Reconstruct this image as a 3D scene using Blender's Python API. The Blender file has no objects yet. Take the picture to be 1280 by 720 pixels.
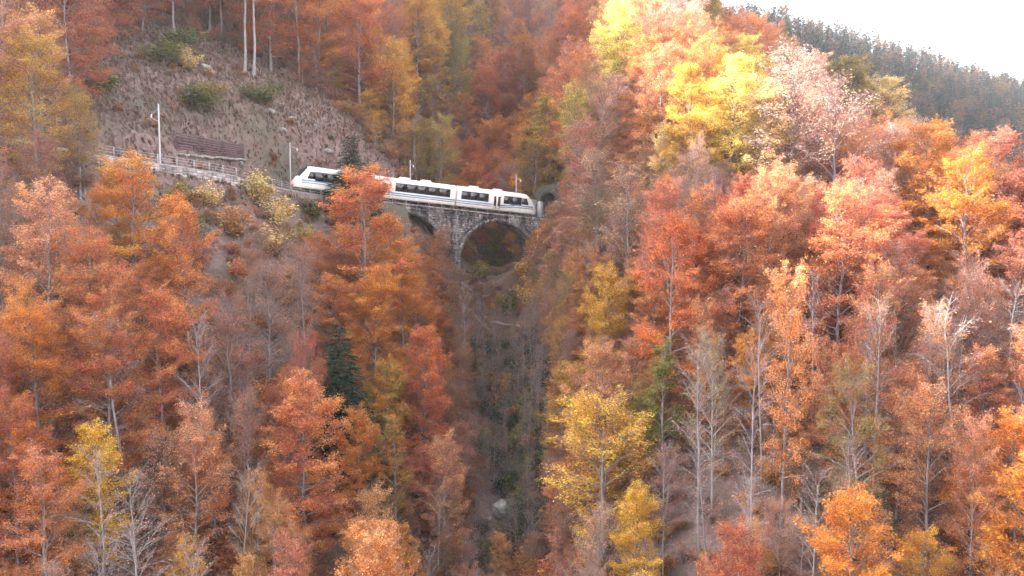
import bpy, bmesh, math, random
import numpy as np
from mathutils import Vector, Matrix, Euler
R = math.radians
random.seed(7)
rng = np.random.default_rng(11)
scene = bpy.context.scene
col = scene.collection

# ------------------------------------------------------------------ camera
F_PX, CX, CY, PITCH = 914.0, 640.0, 360.0, R(4.0)
CP, SP = math.cos(PITCH), math.sin(PITCH)
cam_data = bpy.data.cameras.new('camera')
cam = bpy.data.objects.new('camera', cam_data); col.objects.link(cam)
cam_data.sensor_width = 36.0
cam_data.lens = 36.0 * F_PX / 1280.0
cam_data.clip_start = 0.5
cam_data.clip_end = 5000
cam.rotation_euler = (R(90) - PITCH, 0, 0)
scene.camera = cam

# ------------------------------------------------------------------ light
SUN_AZ = R(-79)      # from +Y towards +X; negative is to the left
SUN_EL = R(25.6)
sun_dir = Vector((math.sin(SUN_AZ) * math.cos(SUN_EL), math.cos(SUN_AZ) * math.cos(SUN_EL), math.sin(SUN_EL)))
sun_data = bpy.data.lights.new('sun', 'SUN'); sun = bpy.data.objects.new('sun', sun_data); col.objects.link(sun)
sun_data.energy = 5.0; sun_data.angle = R(0.5); sun_data.color = (1.0, 0.93, 0.82)
sun.rotation_euler = sun_dir.to_track_quat('Z', 'Y').to_euler()

world = bpy.data.worlds.new('World'); scene.world = world; world.use_nodes = True
wn = world.node_tree; wn.nodes.clear()
w_out = wn.nodes.new('ShaderNodeOutputWorld'); w_bg = wn.nodes.new('ShaderNodeBackground')
w_sky = wn.nodes.new('ShaderNodeTexSky'); w_sky.sky_type = 'NISHITA'; w_sky.sun_disc = False
w_sky.sun_elevation = SUN_EL; w_sky.sun_rotation = SUN_AZ
w_sky.dust_density = 4.0; w_sky.air_density = 1.0; w_sky.ozone_density = 1.0; w_sky.altitude = 600
w_hsv = wn.nodes.new('ShaderNodeHueSaturation'); w_hsv.inputs['Saturation'].default_value = 0.25   # thin high cloud over the blue
w_bg.inputs['Strength'].default_value = 0.15
wn.links.new(w_sky.outputs[0], w_hsv.inputs['Color']); wn.links.new(w_hsv.outputs[0], w_bg.inputs[0]); wn.links.new(w_bg.outputs[0], w_out.inputs[0])

vs = scene.view_settings
vs.view_transform = 'Standard'; vs.look = 'None'; vs.gamma = 1.0; vs.use_curve_mapping = False
vs.exposure = 3.6
HAZE_DENSITY = 0.0001
cy = scene.cycles
cy.max_bounces = 7; cy.diffuse_bounces = 4; cy.glossy_bounces = 2; cy.transmission_bounces = 3; cy.volume_bounces = 0; cy.transparent_max_bounces = 4
cy.use_adaptive_sampling = True; cy.adaptive_threshold = 0.02

# ------------------------------------------------------------------ picture geometry helpers
def ray(px, py):
    u = (px - CX) / F_PX; v = (CY - py) / F_PX
    yy = CP + v * SP
    return u / yy, (-SP + v * CP) / yy          # x and z per metre of depth
def P(px, py, d):
    a, b = ray(px, py)
    return Vector((a * d, d, b * d))
def project(x, y, z):
    t = y * CP - z * SP
    return CX + F_PX * x / t, CY - F_PX * (y * SP + z * CP) / t

# ------------------------------------------------------------------ track line
TRACK_PIX = [(60, 180, 87), (110, 190, 88.5), (190, 204, 93), (270, 217, 101), (370, 238, 115.5), (480, 250.5, 124.8), (570, 260.5, 130.2), (667, 271, 136), (690, 273, 139.5)]
TRACK = [P(*t) for t in TRACK_PIX]
TRACK.insert(0, TRACK[0] + (TRACK[0] - TRACK[1]).normalized() * 40)
TRACK.append(TRACK[-1] + Vector((6, 8, 0)))
TRACK.append(TRACK[-1] + Vector((6, 14, 0)))
def catmull(p, n=24):
    out = []
    for i in range(len(p) - 1):
        a = p[i - 1] if i else p[0] * 2 - p[1]
        b, c = p[i], p[i + 1]
        d = p[i + 2] if i + 2 < len(p) else p[-1] * 2 - p[-2]
        for k in range(n):
            t = k / n
            out.append(0.5 * ((2 * b) + (c - a) * t + (2 * a - 5 * b + 4 * c - d) * t * t + (3 * b - a - 3 * c + d) * t ** 3))
    out.append(p[-1].copy())
    return out
TL = catmull(TRACK)
TLn = np.array([tuple(v) for v in TL])
TS = np.concatenate([[0], np.cumsum(np.linalg.norm(np.diff(TLn, axis=0), axis=1))])
def track_at(s):
    return Vector((np.interp(s, TS, TLn[:, 0]), np.interp(s, TS, TLn[:, 1]), np.interp(s, TS, TLn[:, 2])))
def track_dir(s):
    return (track_at(s + 0.6) - track_at(s - 0.6)).normalized()
def side(s):                                     # horizontal unit vector towards the camera
    t = track_dir(s); n = Vector((t.y, -t.x, 0)).normalized()
    return n
TPX = np.array([project(*p)[0] for p in TLn])
def s_of_px(px):
    i = np.argmin(np.abs(TPX[:-30] - px)); return TS[i]
S_VL, S_VR = s_of_px(500), s_of_px(668)          # viaduct ends

# ------------------------------------------------------------------ terrain
CTRL = [(-60, 30, -33), (-20, 30, -42), (0, 30, -50), (25, 30, -46), (60, 30, -42), (100, 30, -44), (-90, 30, -18), (-140, 20, -5),
        (-45, 57, -18), (-20, 57, -32), (-10, 57, -38), (-2, 57, -45), (6, 57, -38), (20, 57, -27), (35, 57, -26), (60, 57, -28), (100, 60, -32), (160, 60, -40),
        (-45, 80, -1), (-20, 80, -20), (-10, 80, -28), (-2, 80, -35), (6, 80, -27), (20, 80, -11), (35, 80, -10), (55, 80, -15), (80, 80, -19),
        (-20, 100, -7), (-10, 100, -19), (-2, 100, -26), (6, 100, -17), (18, 100, 0), (35, 100, 1), (55, 98, -6), (75, 100, -13), (110, 100, -24), (165, 110, -38),
        (-10, 120, -9), (-2, 120, -18), (6, 120, -7), (18, 120, 13), (35, 122, 6), (55, 125, -2), (80, 130, -14), (125, 140, -26), (170, 150, -32),
        (-2, 145, -9), (18, 140, 23), (40, 145, 14), (75, 150, 2), (75, 185, 22), (103, 200, 17), (40, 175, 36), (75, 232, 45), (108, 232, 17), (140, 230, -6), (170, 230, -28),
        (-12, 142, 1), (-3, 175, 7), (-3, 210, 30), (-25, 175, 40), (18, 175, 38), (-25, 210, 62), (25, 210, 57), (0, 260, 74), (0, 300, 95), (60, 290, 78), (110, 290, 8), (160, 300, -28),
        (-50, 190, 72), (-100, 150, 76), (-100, 100, 38), (-140, 100, 60), (-140, 60, 30), (-90, 60, 6), (-100, 250, 130), (-140, 320, 185), (-60, 320, 140)]
CTRL += [tuple(P(*q)) for q in [(130, 100, 106), (300, 50, 141), (430, 120, 146), (488, 205, 134), (200, 60, 122), (300, 130, 119), (380, 170, 125)]]
for s in np.arange(TS[0] + 6, s_of_px(490), 9.0):
    p = track_at(s); n = side(s)
    CTRL.append((p.x, p.y, p.z - 0.5))
    q = p + n * 14; CTRL.append((q.x, q.y, p.z - 11.5))
C = np.array(CTRL, float)
def _phi(r2):
    return 0.5 * r2 * np.log(r2 + 1e-9)
def _fit(C, lam=4.0):
    n = len(C)
    r2 = (C[:, None, 0] - C[None, :, 0]) ** 2 + (C[:, None, 1] - C[None, :, 1]) ** 2
    A = np.zeros((n + 3, n + 3)); A[:n, :n] = _phi(r2) + lam * np.eye(n)
    A[:n, n] = 1; A[:n, n + 1:] = C[:, :2]; A[n, :n] = 1; A[n + 1:, :n] = C[:, :2].T
    return np.linalg.solve(A, np.concatenate([C[:, 2], np.zeros(3)]))
W_TPS = _fit(C)
def tps(x, y):
    x = np.asarray(x, float); y = np.asarray(y, float); sh = x.shape
    x = x.ravel(); y = y.ravel(); out = np.zeros(len(x))
    for i in range(0, len(x), 20000):
        r2 = (x[i:i + 20000, None] - C[None, :, 0]) ** 2 + (y[i:i + 20000, None] - C[None, :, 1]) ** 2
        out[i:i + 20000] = _phi(r2) @ W_TPS[:-3] + W_TPS[-3] + W_TPS[-2] * x[i:i + 20000] + W_TPS[-1] * y[i:i + 20000]
    return out.reshape(sh)
_ph = rng.uniform(0, 6.28, (24, 2)); _dr = rng.uniform(0, 6.28, 24)
def rough(x, y):
    z = 0
    for k in range(24):
        f = 0.06 * 1.19 ** k; a = 0.55 / (1 + k * 0.42)
        z = z + a * np.sin(x * f * math.cos(_dr[k]) + y * f * math.sin(_dr[k]) + _ph[k, 0]) * np.cos(x * f * 0.7 * math.sin(_dr[k]) - y * f * 0.8 * math.cos(_dr[k]) + _ph[k, 1])
    return z
def sstep(a, b, t):
    t = np.clip((t - a) / (b - a), 0, 1); return t * t * (3 - 2 * t)
def outer(x, y):
    m = 0.6 * (y - 130) - 0.45 * x + 10 - 1.2 * np.maximum(x - 100, 0)
    m = np.where(m > 250, 250 + (m - 250) * 0.25, m)
    far = np.clip((y - 430) / 270, 0, 1.25) * (170 - 0.235 * (x - 283)) * sstep(40, 260, x) - 60 * (1 - sstep(40, 260, x))
    opp = 0.5 * (-y - 260)
    base = -62 + 4 * np.sin(x * 0.01) * np.cos(y * 0.013)
    return np.maximum(np.maximum(np.maximum(m, far), opp), base)
def track_near(x, y):
    x = np.asarray(x, float); sh = x.shape; x = x.ravel(); y = np.asarray(y, float).ravel()
    best = np.full(len(x), 1e9); s = np.zeros(len(x)); z = np.zeros(len(x)); sg = np.zeros(len(x))
    Q = TLn[::4]; SS = TS[::4]
    for i in range(len(Q) - 1):
        a, b = Q[i, :2], Q[i + 1, :2]; d = b - a; L = d @ d
        t = np.clip(((x - a[0]) * d[0] + (y - a[1]) * d[1]) / L, 0, 1)
        qx, qy = a[0] + t * d[0], a[1] + t * d[1]
        dist = np.hypot(x - qx, y - qy); m = dist < best
        best[m] = dist[m]; s[m] = SS[i] + t[m] * (SS[i + 1] - SS[i]); z[m] = Q[i, 2] + t[m] * (Q[i + 1, 2] - Q[i, 2])
        cr = ((x - qx) * d[1] - (y - qy) * d[0]); sg[m] = np.sign(cr[m])      # + is the camera's side
    return best.reshape(sh), s.reshape(sh), z.reshape(sh), sg.reshape(sh)
def ground(x, y):
    x = np.asarray(x, float); y = np.asarray(y, float)
    w = (1 - sstep(0, 60, np.maximum(np.maximum(-135 - x, x - 165), np.maximum(10 - y, y - 320))))
    zt = tps(np.clip(x, -200, 230), np.clip(y, -50, 385)) + rough(x, y)
    z = w * zt + (1 - w) * (outer(x, y) + 2.5 * rough(x * 0.5, y * 0.5))
    d, s, tz, sg = track_near(x, y)
    on = (s < S_VL + 1.0) & (d < 16)
    bench = tz - 0.55
    f = np.where(sg > 0, 1 - sstep(2.3, 4.2, d), 1 - sstep(3.0, 7.5, d))
    z = np.where(on, f * bench + (1 - f) * z, z)
    # on the camera's side stay below the wall
    z = np.where(on & (sg > 0) & (d > 2.6), np.minimum(z, bench - np.minimum(0.9 + 0.55 * (d - 2.6), 9)), z)
    # under the viaduct and round the tunnel mouth stay below the deck
    ov = (s >= S_VL + 1.0) & (s < S_VR + 9) & (d < 4.0)
    z = np.where(ov, np.minimum(z, tz - 0.9), z)
    ov2 = (s >= S_VL + 5) & (s < S_VR - 2.0) & (d < 5.5)
    z = np.where(ov2, np.minimum(z, tz - 5.0 - 2.0 * np.clip((s - S_VL) / 8, 0, 2)), z)
    return z
def g1(x, y):
    return float(ground(np.array([x]), np.array([y]))[0])

# ------------------------------------------------------------------ object helpers
def mesh_np(name, verts, quads=None, tris=None, mat=None, smooth=False, attrs=None, mats=None, midx=None):
    me = bpy.data.meshes.new(name)
    verts = np.asarray(verts, np.float32)
    me.vertices.add(len(verts)); me.vertices.foreach_set('co', verts.ravel())
    nq = 0 if quads is None else len(quads); nt = 0 if tris is None else len(tris)
    idx = np.concatenate([np.asarray(quads, np.int32).ravel() if nq else np.zeros(0, np.int32), np.asarray(tris, np.int32).ravel() if nt else np.zeros(0, np.int32)])
    me.loops.add(len(idx)); me.loops.foreach_set('vertex_index', idx)
    me.polygons.add(nq + nt)
    me.polygons.foreach_set('loop_start', np.concatenate([np.arange(nq) * 4, nq * 4 + np.arange(nt) * 3]).astype(np.int32))
    for a, v in (attrs or {}).items():
        at = me.attributes.new(a, 'FLOAT', 'FACE'); at.data.foreach_set('value', np.asarray(v, np.float32))
    for m in (mats or ([mat] if mat else [])): me.materials.append(m)
    if midx is not None: me.polygons.foreach_set('material_index', np.asarray(midx, np.int32))
    if smooth: me.polygons.foreach_set('use_smooth', np.ones(nq + nt, bool))
    me.update(calc_edges=True)
    return me
def link(name, data, parent=None):
    o = bpy.data.objects.new(name, data); col.objects.link(o)
    if parent is not None: o.parent = parent
    return o
def tag(o, label=None, cat=None, group=None, kind=None):
    if label: o['label'] = label
    if cat: o['category'] = cat
    if group: o['group'] = group
    if kind: o['kind'] = kind
    return o
def empty(name, loc=(0, 0, 0), rz=0.0):
    o = bpy.data.objects.new(name, None); col.objects.link(o)
    o.location = loc; o.rotation_euler = (0, 0, rz); o.empty_display_size = 0.5
    return o
class MB:
    """collects boxes, prisms and tubes; build() links them as one mesh object"""
    def __init__(s): s.v = []; s.q = []; s.t = []; s.n = 0
    def add(s, v, q=(), t=()):
        s.v.append(np.asarray(v, float)); n = s.n
        if len(q): s.q.append(np.asarray(q) + n)
        if len(t): s.t.append(np.asarray(t) + n)
        s.n += len(v)
    def hexa(s, p):                              # 8 points: bottom ring then top ring
        s.add([tuple(a) for a in p], [(0, 3, 2, 1), (4, 5, 6, 7), (0, 1, 5, 4), (1, 2, 6, 5), (2, 3, 7, 6), (3, 0, 4, 7)])
    def box(s, x0, x1, y0, y1, z0, z1):
        s.hexa([(x0, y0, z0), (x1, y0, z0), (x1, y1, z0), (x0, y1, z0), (x0, y0, z1), (x1, y0, z1), (x1, y1, z1), (x0, y1, z1)])
    def bar(s, a, b, w, h, up=Vector((0, 0, 1))):
        a = Vector(a); b = Vector(b); t = (b - a).normalized(); sd = t.cross(up)
        sd = sd.normalized() if sd.length > 1e-4 else Vector((1, 0, 0)); u = sd.cross(t)
        s.hexa([a - sd * w / 2 - u * h / 2, a + sd * w / 2 - u * h / 2, b + sd * w / 2 - u * h / 2, b - sd * w / 2 - u * h / 2,
                a - sd * w / 2 + u * h / 2, a + sd * w / 2 + u * h / 2, b + sd * w / 2 + u * h / 2, b - sd * w / 2 + u * h / 2])
    def tube(s, pts, rad, sides=6, cap=False):
        pts = np.asarray([tuple(p) for p in pts], float); n = len(pts)
        rad = np.broadcast_to(np.asarray(rad, float), (n,))
        t = np.gradient(pts, axis=0); t /= np.linalg.norm(t, axis=1)[:, None] + 1e-9
        ref = np.where(np.abs(t[:, 2:3]) > 0.9, np.array([[1., 0, 0]]), np.array([[0, 0, 1.]]))
        a = np.cross(t, ref); a /= np.linalg.norm(a, axis=1)[:, None] + 1e-9; b = np.cross(t, a)
        th = np.arange(sides) * 2 * math.pi / sides
        v = pts[:, None] + rad[:, None, None] * (np.cos(th)[None, :, None] * a[:, None] + np.sin(th)[None, :, None] * b[:, None])
        i = np.arange(n - 1)[:, None] * sides; j = np.arange(sides)[None]; k = (j + 1) % sides
        q = np.stack([i + j, i + k, i + sides + k, i + sides + j], -1).reshape(-1, 4)
        tr = []
        if cap:
            for base in (0, (n - 1) * sides):
                tr += [(base, base + m, base + m + 1) for m in range(1, sides - 1)]
        s.add(v.reshape(-1, 3), q, tr)
    def arrays(s):
        return (np.concatenate(s.v) if s.v else np.zeros((0, 3)), np.concatenate(s.q) if s.q else np.zeros((0, 4), int), np.concatenate(s.t) if s.t else None)
    def mesh(s, name, mat, smooth=False):
        v, q, t = s.arrays(); return mesh_np(name, v, q, t, mat, smooth)
    def build(s, name, mat, parent=None, smooth=False):
        return link(name, s.mesh(name, mat, smooth), parent)

# ------------------------------------------------------------------ materials
def new_mat(name):
    m = bpy.data.materials.new(name); m.use_nodes = True; nt = m.node_tree; nt.nodes.clear()
    return m, nt, nt.nodes.new('ShaderNodeOutputMaterial')
def simple(name, c, rough=0.6, metal=0.0, noise=0.0, nscale=3.0, spec=0.4, c2=None, bump=0.0):
    m, nt, out = new_mat(name); b = nt.nodes.new('ShaderNodeBsdfPrincipled')
    b.inputs['Roughness'].default_value = rough; b.inputs['Metallic'].default_value = metal; b.inputs['Specular IOR Level'].default_value = spec
    b.inputs['Base Color'].default_value = (*c, 1)
    if noise or c2:
        tc = nt.nodes.new('ShaderNodeTexCoord'); nz = nt.nodes.new('ShaderNodeTexNoise'); nz.inputs['Scale'].default_value = nscale; nz.inputs['Detail'].default_value = 6; nz.inputs['Roughness'].default_value = 0.65
        nt.links.new(tc.outputs['Object'], nz.inputs['Vector'])
        mr = nt.nodes.new('ShaderNodeMapRange'); mr.inputs[1].default_value = 0.35; mr.inputs[2].default_value = 0.65; nt.links.new(nz.outputs[0], mr.inputs[0])
        mx = nt.nodes.new('ShaderNodeMix'); mx.data_type = 'RGBA'; nt.links.new(mr.outputs[0], mx.inputs[0])
        d = c2 or tuple(x * (1 - noise) for x in c)
        mx.inputs[6].default_value = (*c, 1); mx.inputs[7].default_value = (*d, 1); nt.links.new(mx.outputs[2], b.inputs['Base Color'])
        if bump:
            bp = nt.nodes.new('ShaderNodeBump'); bp.inputs['Strength'].default_value = bump; bp.inputs['Distance'].default_value = 0.1
            nt.links.new(nz.outputs[0], bp.inputs['Height']); nt.links.new(bp.outputs[0], b.inputs['Normal'])
    nt.links.new(b.outputs[0], out.inputs[0]); return m
def leaf_material(name):
    m, nt, out = new_mat(name); N = nt.nodes; L = nt.links
    def attr(n, t):
        a = N.new('ShaderNodeAttribute'); a.attribute_name = n; a.attribute_type = t; return a
    ta, tb = attr('tint_a', 'INSTANCER'), attr('tint_b', 'INSTANCER')
    lr, cl = attr('leaf_random', 'GEOMETRY'), attr('clump_random', 'GEOMETRY')
    tc = N.new('ShaderNodeTexCoord'); nz = N.new('ShaderNodeTexNoise'); nz.inputs['Scale'].default_value = 0.28; nz.inputs['Detail'].default_value = 2
    L.new(tc.outputs['Object'], nz.inputs['Vector'])
    f = N.new('ShaderNodeMath'); f.operation = 'MULTIPLY_ADD'; L.new(cl.outputs['Fac'], f.inputs[0]); f.inputs[1].default_value = 0.75; L.new(nz.outputs[0], f.inputs[2])
    mr = N.new('ShaderNodeMapRange'); mr.inputs[1].default_value = 0.68; mr.inputs[2].default_value = 1.05; L.new(f.outputs[0], mr.inputs[0])
    mx = N.new('ShaderNodeMix'); mx.data_type = 'RGBA'; L.new(mr.outputs[0], mx.inputs[0]); L.new(ta.outputs['Color'], mx.inputs[6]); L.new(tb.outputs['Color'], mx.inputs[7])
    v = N.new('ShaderNodeMapRange'); v.inputs[3].default_value = 0.55; v.inputs[4].default_value = 1.35; L.new(lr.outputs['Fac'], v.inputs[0])
    mv = N.new('ShaderNodeVectorMath'); mv.operation = 'SCALE'; L.new(mx.outputs[2], mv.inputs[0]); L.new(v.outputs[0], mv.inputs['Scale'])
    d = N.new('ShaderNodeBsdfDiffuse'); t = N.new('ShaderNodeBsdfTranslucent'); ms = N.new('ShaderNodeMixShader'); ms.inputs[0].default_value = 0.5
    L.new(mv.outputs[0], d.inputs[0]); L.new(mv.outputs[0], t.inputs[0]); L.new(d.outputs[0], ms.inputs[1]); L.new(t.outputs[0], ms.inputs[2]); L.new(ms.outputs[0], out.inputs[0])
    return m
def bark_material():
    m, nt, out = new_mat('bark'); N = nt.nodes; L = nt.links
    a = N.new('ShaderNodeAttribute'); a.attribute_name = 'bark_tint'; a.attribute_type = 'INSTANCER'
    tc = N.new('ShaderNodeTexCoord'); mp = N.new('ShaderNodeMapping'); mp.inputs['Scale'].default_value = (3, 3, 0.8); nz = N.new('ShaderNodeTexNoise'); nz.inputs['Scale'].default_value = 1.4; nz.inputs['Detail'].default_value = 5
    L.new(tc.outputs['Object'], mp.inputs[0]); L.new(mp.outputs[0], nz.inputs['Vector'])
    v = N.new('ShaderNodeMapRange'); v.inputs[1].default_value = 0.3; v.inputs[2].default_value = 0.7; v.inputs[3].default_value = 0.55; v.inputs[4].default_value = 1.25; L.new(nz.outputs[0], v.inputs[0])
    mv = N.new('ShaderNodeVectorMath'); mv.operation = 'SCALE'; L.new(a.outputs['Color'], mv.inputs[0]); L.new(v.outputs[0], mv.inputs['Scale'])
    d = N.new('ShaderNodeBsdfDiffuse'); L.new(mv.outputs[0], d.inputs[0]); L.new(d.outputs[0], out.inputs[0])
    return m
LEAF, BARK = leaf_material('autumn_leaf'), bark_material()
def ground_material():
    m, nt, out = new_mat('forest_floor'); N = nt.nodes; L = nt.links
    b = N.new('ShaderNodeBsdfPrincipled'); b.inputs['Roughness'].default_value = 0.95; b.inputs['Specular IOR Level'].default_value = 0.1
    g = N.new('ShaderNodeNewGeometry')
    def noise(sc, det=8, rg=0.65):
        n = N.new('ShaderNodeTexNoise'); n.inputs['Scale'].default_value = sc; n.inputs['Detail'].default_value = det; n.inputs['Roughness'].default_value = rg; L.new(g.outputs['Position'], n.inputs['Vector']); return n
    def mix(f, lo, hi, a, c):
        r = N.new('ShaderNodeMapRange'); r.inputs[1].default_value = lo; r.inputs[2].default_value = hi; L.new(f, r.inputs[0])
        x = N.new('ShaderNodeMix'); x.data_type = 'RGBA'; L.new(r.outputs[0], x.inputs[0])
        for k, q in ((6, a), (7, c)):
            if isinstance(q, tuple): x.inputs[k].default_value = (*q, 1)
            else: L.new(q, x.inputs[k])
        return x.outputs[2]
    n1, n2, n3 = noise(0.35), noise(1.7), noise(0.08, 4)
    c = mix(n1.outputs[0], 0.4, 0.62, (0.11, 0.067, 0.058), (0.15, 0.102, 0.094))
    c = mix(n2.outputs[0], 0.45, 0.66, c, (0.19, 0.135, 0.122))
    c = mix(n3.outputs[0], 0.5, 0.62, c, (0.10, 0.085, 0.065))
    n4 = noise(6.0, 6)
    c = mix(n4.outputs[0], 0.52, 0.75, c, (0.07, 0.045, 0.04))
    L.new(c, b.inputs['Base Color'])
    bp = N.new('ShaderNodeBump'); bp.inputs['Strength'].default_value = 0.8; bp.inputs['Distance'].default_value = 0.25; L.new(n2.outputs[0], bp.inputs['Height']); L.new(bp.outputs[0], b.inputs['Normal'])
    L.new(b.outputs[0], out.inputs[0]); return m

# ------------------------------------------------------------------ the ground sheet
def axis(fine0, fine1, step, lo, hi):
    a = list(np.arange(fine0, fine1 + 0.01, step)); d = step
    while a[-1] < hi: d *= 1.22; a.append(a[-1] + d)
    b = []; d = step; x = fine0
    while x > lo: d *= 1.22; x -= d; b.append(x)
    return np.array(b[::-1] + a)
gx, gy = axis(-110, 120, 1.0, -750, 950), axis(40, 215, 1.0, -700, 1050)
GX, GY = np.meshgrid(gx, gy)
GZ = ground(GX, GY)
nx, ny = len(gx), len(gy)
_i = (np.arange(ny - 1)[:, None] * nx + np.arange(nx - 1)[None]).ravel()
M_GROUND = ground_material()
terrain = link('ground', mesh_np('ground', np.stack([GX, GY, GZ], -1).reshape(-1, 3), np.stack([_i, _i + 1, _i + nx + 1, _i + nx], -1), None, M_GROUND, True))
tag(terrain, 'steep leaf strewn mountainside with the ravine', kind='structure')

# ------------------------------------------------------------------ materials of the built things
M_WHITE = simple('white_paint', (0.68, 0.645, 0.605), 0.4, noise=0.16, nscale=0.8)
M_GLASS = simple('tinted_window_glass', (0.018, 0.017, 0.02), 0.08, spec=0.6)
M_BLUE = simple('blue_stripe_paint', (0.04, 0.22, 0.42), 0.35)
M_NAVY = simple('navy_stripe_paint', (0.03, 0.05, 0.13), 0.35)
M_UNDER = simple('underframe_paint', (0.03, 0.028, 0.028), 0.7)
M_ROOFGREY = simple('roof_unit_paint', (0.62, 0.60, 0.58), 0.5)
M_RUBBER = simple('gangway_rubber', (0.42, 0.41, 0.40), 0.8)
M_LAMP = simple('headlight_glass', (0.75, 0.72, 0.65), 0.15)
M_RED = simple('red_coupler_paint', (0.45, 0.05, 0.03), 0.5)
M_STEEL = simple('galvanised_steel', (0.30, 0.29, 0.31), 0.5, metal=0.2, noise=0.2, nscale=2)
M_POLE = simple('pale_pole_concrete', (0.34, 0.32, 0.33), 0.6, noise=0.12, nscale=2)
M_RAIL = simple('rusty_rail_steel', (0.12, 0.07, 0.05), 0.5, metal=0.4)
M_BALLAST = simple('ballast', (0.30, 0.27, 0.25), 0.95, noise=0.5, nscale=9, bump=0.8)
M_SLEEPER = simple('sleeper_wood', (0.10, 0.07, 0.055), 0.9, noise=0.3)
M_CONC = simple('pale_wall_stone', (0.36, 0.33, 0.32), 0.9, noise=0.35, nscale=1.6, bump=0.5)
M_TIMBER = simple('weathered_barrier_timber', (0.105, 0.060, 0.068), 0.85, noise=0.35, nscale=4)
M_ROCK = simple('grey_rock', (0.27, 0.25, 0.24), 0.95, c2=(0.12, 0.115, 0.10), nscale=0.9, bump=1.0)
def masonry(name, pale, dark, bias=0.5):
    m, nt, out = new_mat(name); N = nt.nodes; L = nt.links
    b = N.new('ShaderNodeBsdfPrincipled'); b.inputs['Roughness'].default_value = 0.95; b.inputs['Specular IOR Level'].default_value = 0.1
    g = N.new('ShaderNodeNewGeometry'); mp = N.new('ShaderNodeMapping'); mp.inputs['Scale'].default_value = (1.0, 1.0, 0.22); L.new(g.outputs['Position'], mp.inputs[0])
    n = N.new('ShaderNodeTexNoise'); n.inputs['Scale'].default_value = 0.55; n.inputs['Detail'].default_value = 7; n.inputs['Roughness'].default_value = 0.7; L.new(mp.outputs[0], n.inputs['Vector'])
    r = N.new('ShaderNodeMapRange'); r.inputs[1].default_value = bias - 0.1; r.inputs[2].default_value = bias + 0.1; L.new(n.outputs[0], r.inputs[0])
    x = N.new('ShaderNodeMix'); x.data_type = 'RGBA'; x.inputs[6].default_value = (*pale, 1); x.inputs[7].default_value = (*dark, 1); L.new(r.outputs[0], x.inputs[0])
    a = N.new('ShaderNodeAttribute'); a.attribute_name = 'stone_random'; v = N.new('ShaderNodeMapRange'); v.inputs[3].default_value = 0.6; v.inputs[4].default_value = 1.3; L.new(a.outputs['Fac'], v.inputs[0])
    s = N.new('ShaderNodeVectorMath'); s.operation = 'SCALE'; L.new(x.outputs[2], s.inputs[0]); L.new(v.outputs[0], s.inputs['Scale']); L.new(s.outputs[0], b.inputs['Base Color']); L.new(b.outputs[0], out.inputs[0])
    return m
M_STONE = masonry('stained_masonry', (0.40, 0.36, 0.345), (0.06, 0.054, 0.062), 0.46)
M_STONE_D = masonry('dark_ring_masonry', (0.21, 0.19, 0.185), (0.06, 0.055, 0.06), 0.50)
M_COPING = masonry('coping_stone', (0.46, 0.42, 0.41), (0.20, 0.18, 0.18), 0.56)

def W(s, lat, dz):
    return track_at(s) + side(s) * lat + Vector((0, 0, dz))
def hit(px, py, d0=45, d1=320):
    a, b = ray(px, py); d = np.arange(d0, d1, 0.5)
    below = ground(a * d, d) >= b * d
    i = int(np.argmax(below)); return Vector((a * d[i], d[i], b * d[i])) if below[i] else None

# ------------------------------------------------------------------ stone viaduct
viaduct = empty('stone_viaduct', tuple(track_at((S_VL + S_VR) / 2) - Vector((0, 0, 12))))
tag(viaduct, 'dark stained stone arch viaduct carrying the white train over the ravine', 'viaduct')
V0 = viaduct.location.copy()
HALF_W = 2.15
def arch(pl, pr, drop):
    a, b = s_of_px(pl), s_of_px(pr); sc = (a + b) / 2; r = (b - a) / 2
    return sc, track_at(sc).z - drop - r, r
ARCHES = [arch(571, 661, 1.75), arch(462, 548, 2.0)]
def soffit(s):
    for sc, zc, r in ARCHES:
        if abs(s - sc) < r: return zc + math.sqrt(max(r * r - (s - sc) ** 2, 0))
    return None
def deck(s): return track_at(s).z - 0.42
S_A, S_B = s_of_px(488), s_of_px(682)
cuts = set(np.arange(S_A, S_B, 0.35))
for sc, zc, r in ARCHES: cuts |= {sc - r, sc - r + 1e-3, sc + r - 1e-3, sc + r} | set(sc + r * np.cos(np.linspace(0.02, 3.12, 40)))
cuts = sorted(c for c in cuts if S_A <= c <= S_B)
body = MB()
for a, b in zip(cuts[:-1], cuts[1:]):
    m = (a + b) / 2; inside = soffit(m) is not None
    za, zb = (soffit(a) or soffit(m), soffit(b) or soffit(m)) if inside else (track_at(a).z - 26, track_at(b).z - 26)
    if inside:
        for sc, zc, r in ARCHES:
            if abs(m - sc) < r: za = zc + math.sqrt(max(r * r - (a - sc) ** 2, 0)); zb = zc + math.sqrt(max(r * r - (b - sc) ** 2, 0))
    pt = lambda s, lat, z: (lambda q: (q.x - V0.x, q.y - V0.y, z - V0.z))(track_at(s) + side(s) * lat)
    body.hexa([pt(a, HALF_W, za), pt(b, HALF_W, zb), pt(b, -HALF_W, zb), pt(a, -HALF_W, za), pt(a, HALF_W, deck(a)), pt(b, HALF_W, deck(b)), pt(b, -HALF_W, deck(b)), pt(a, -HALF_W, deck(a))])
for sc, zc, r in ARCHES:                          # jambs below the springing
    for e in (sc - r, sc + r):
        if S_A < e < S_B:
            z0 = zc - 20
            body.add([pt(e, HALF_W, z0), pt(e, -HALF_W, z0), pt(e, -HALF_W, zc), pt(e, HALF_W, zc)], [(0, 1, 2, 3)])
body.build('masonry_core', M_STONE, viaduct)
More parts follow.
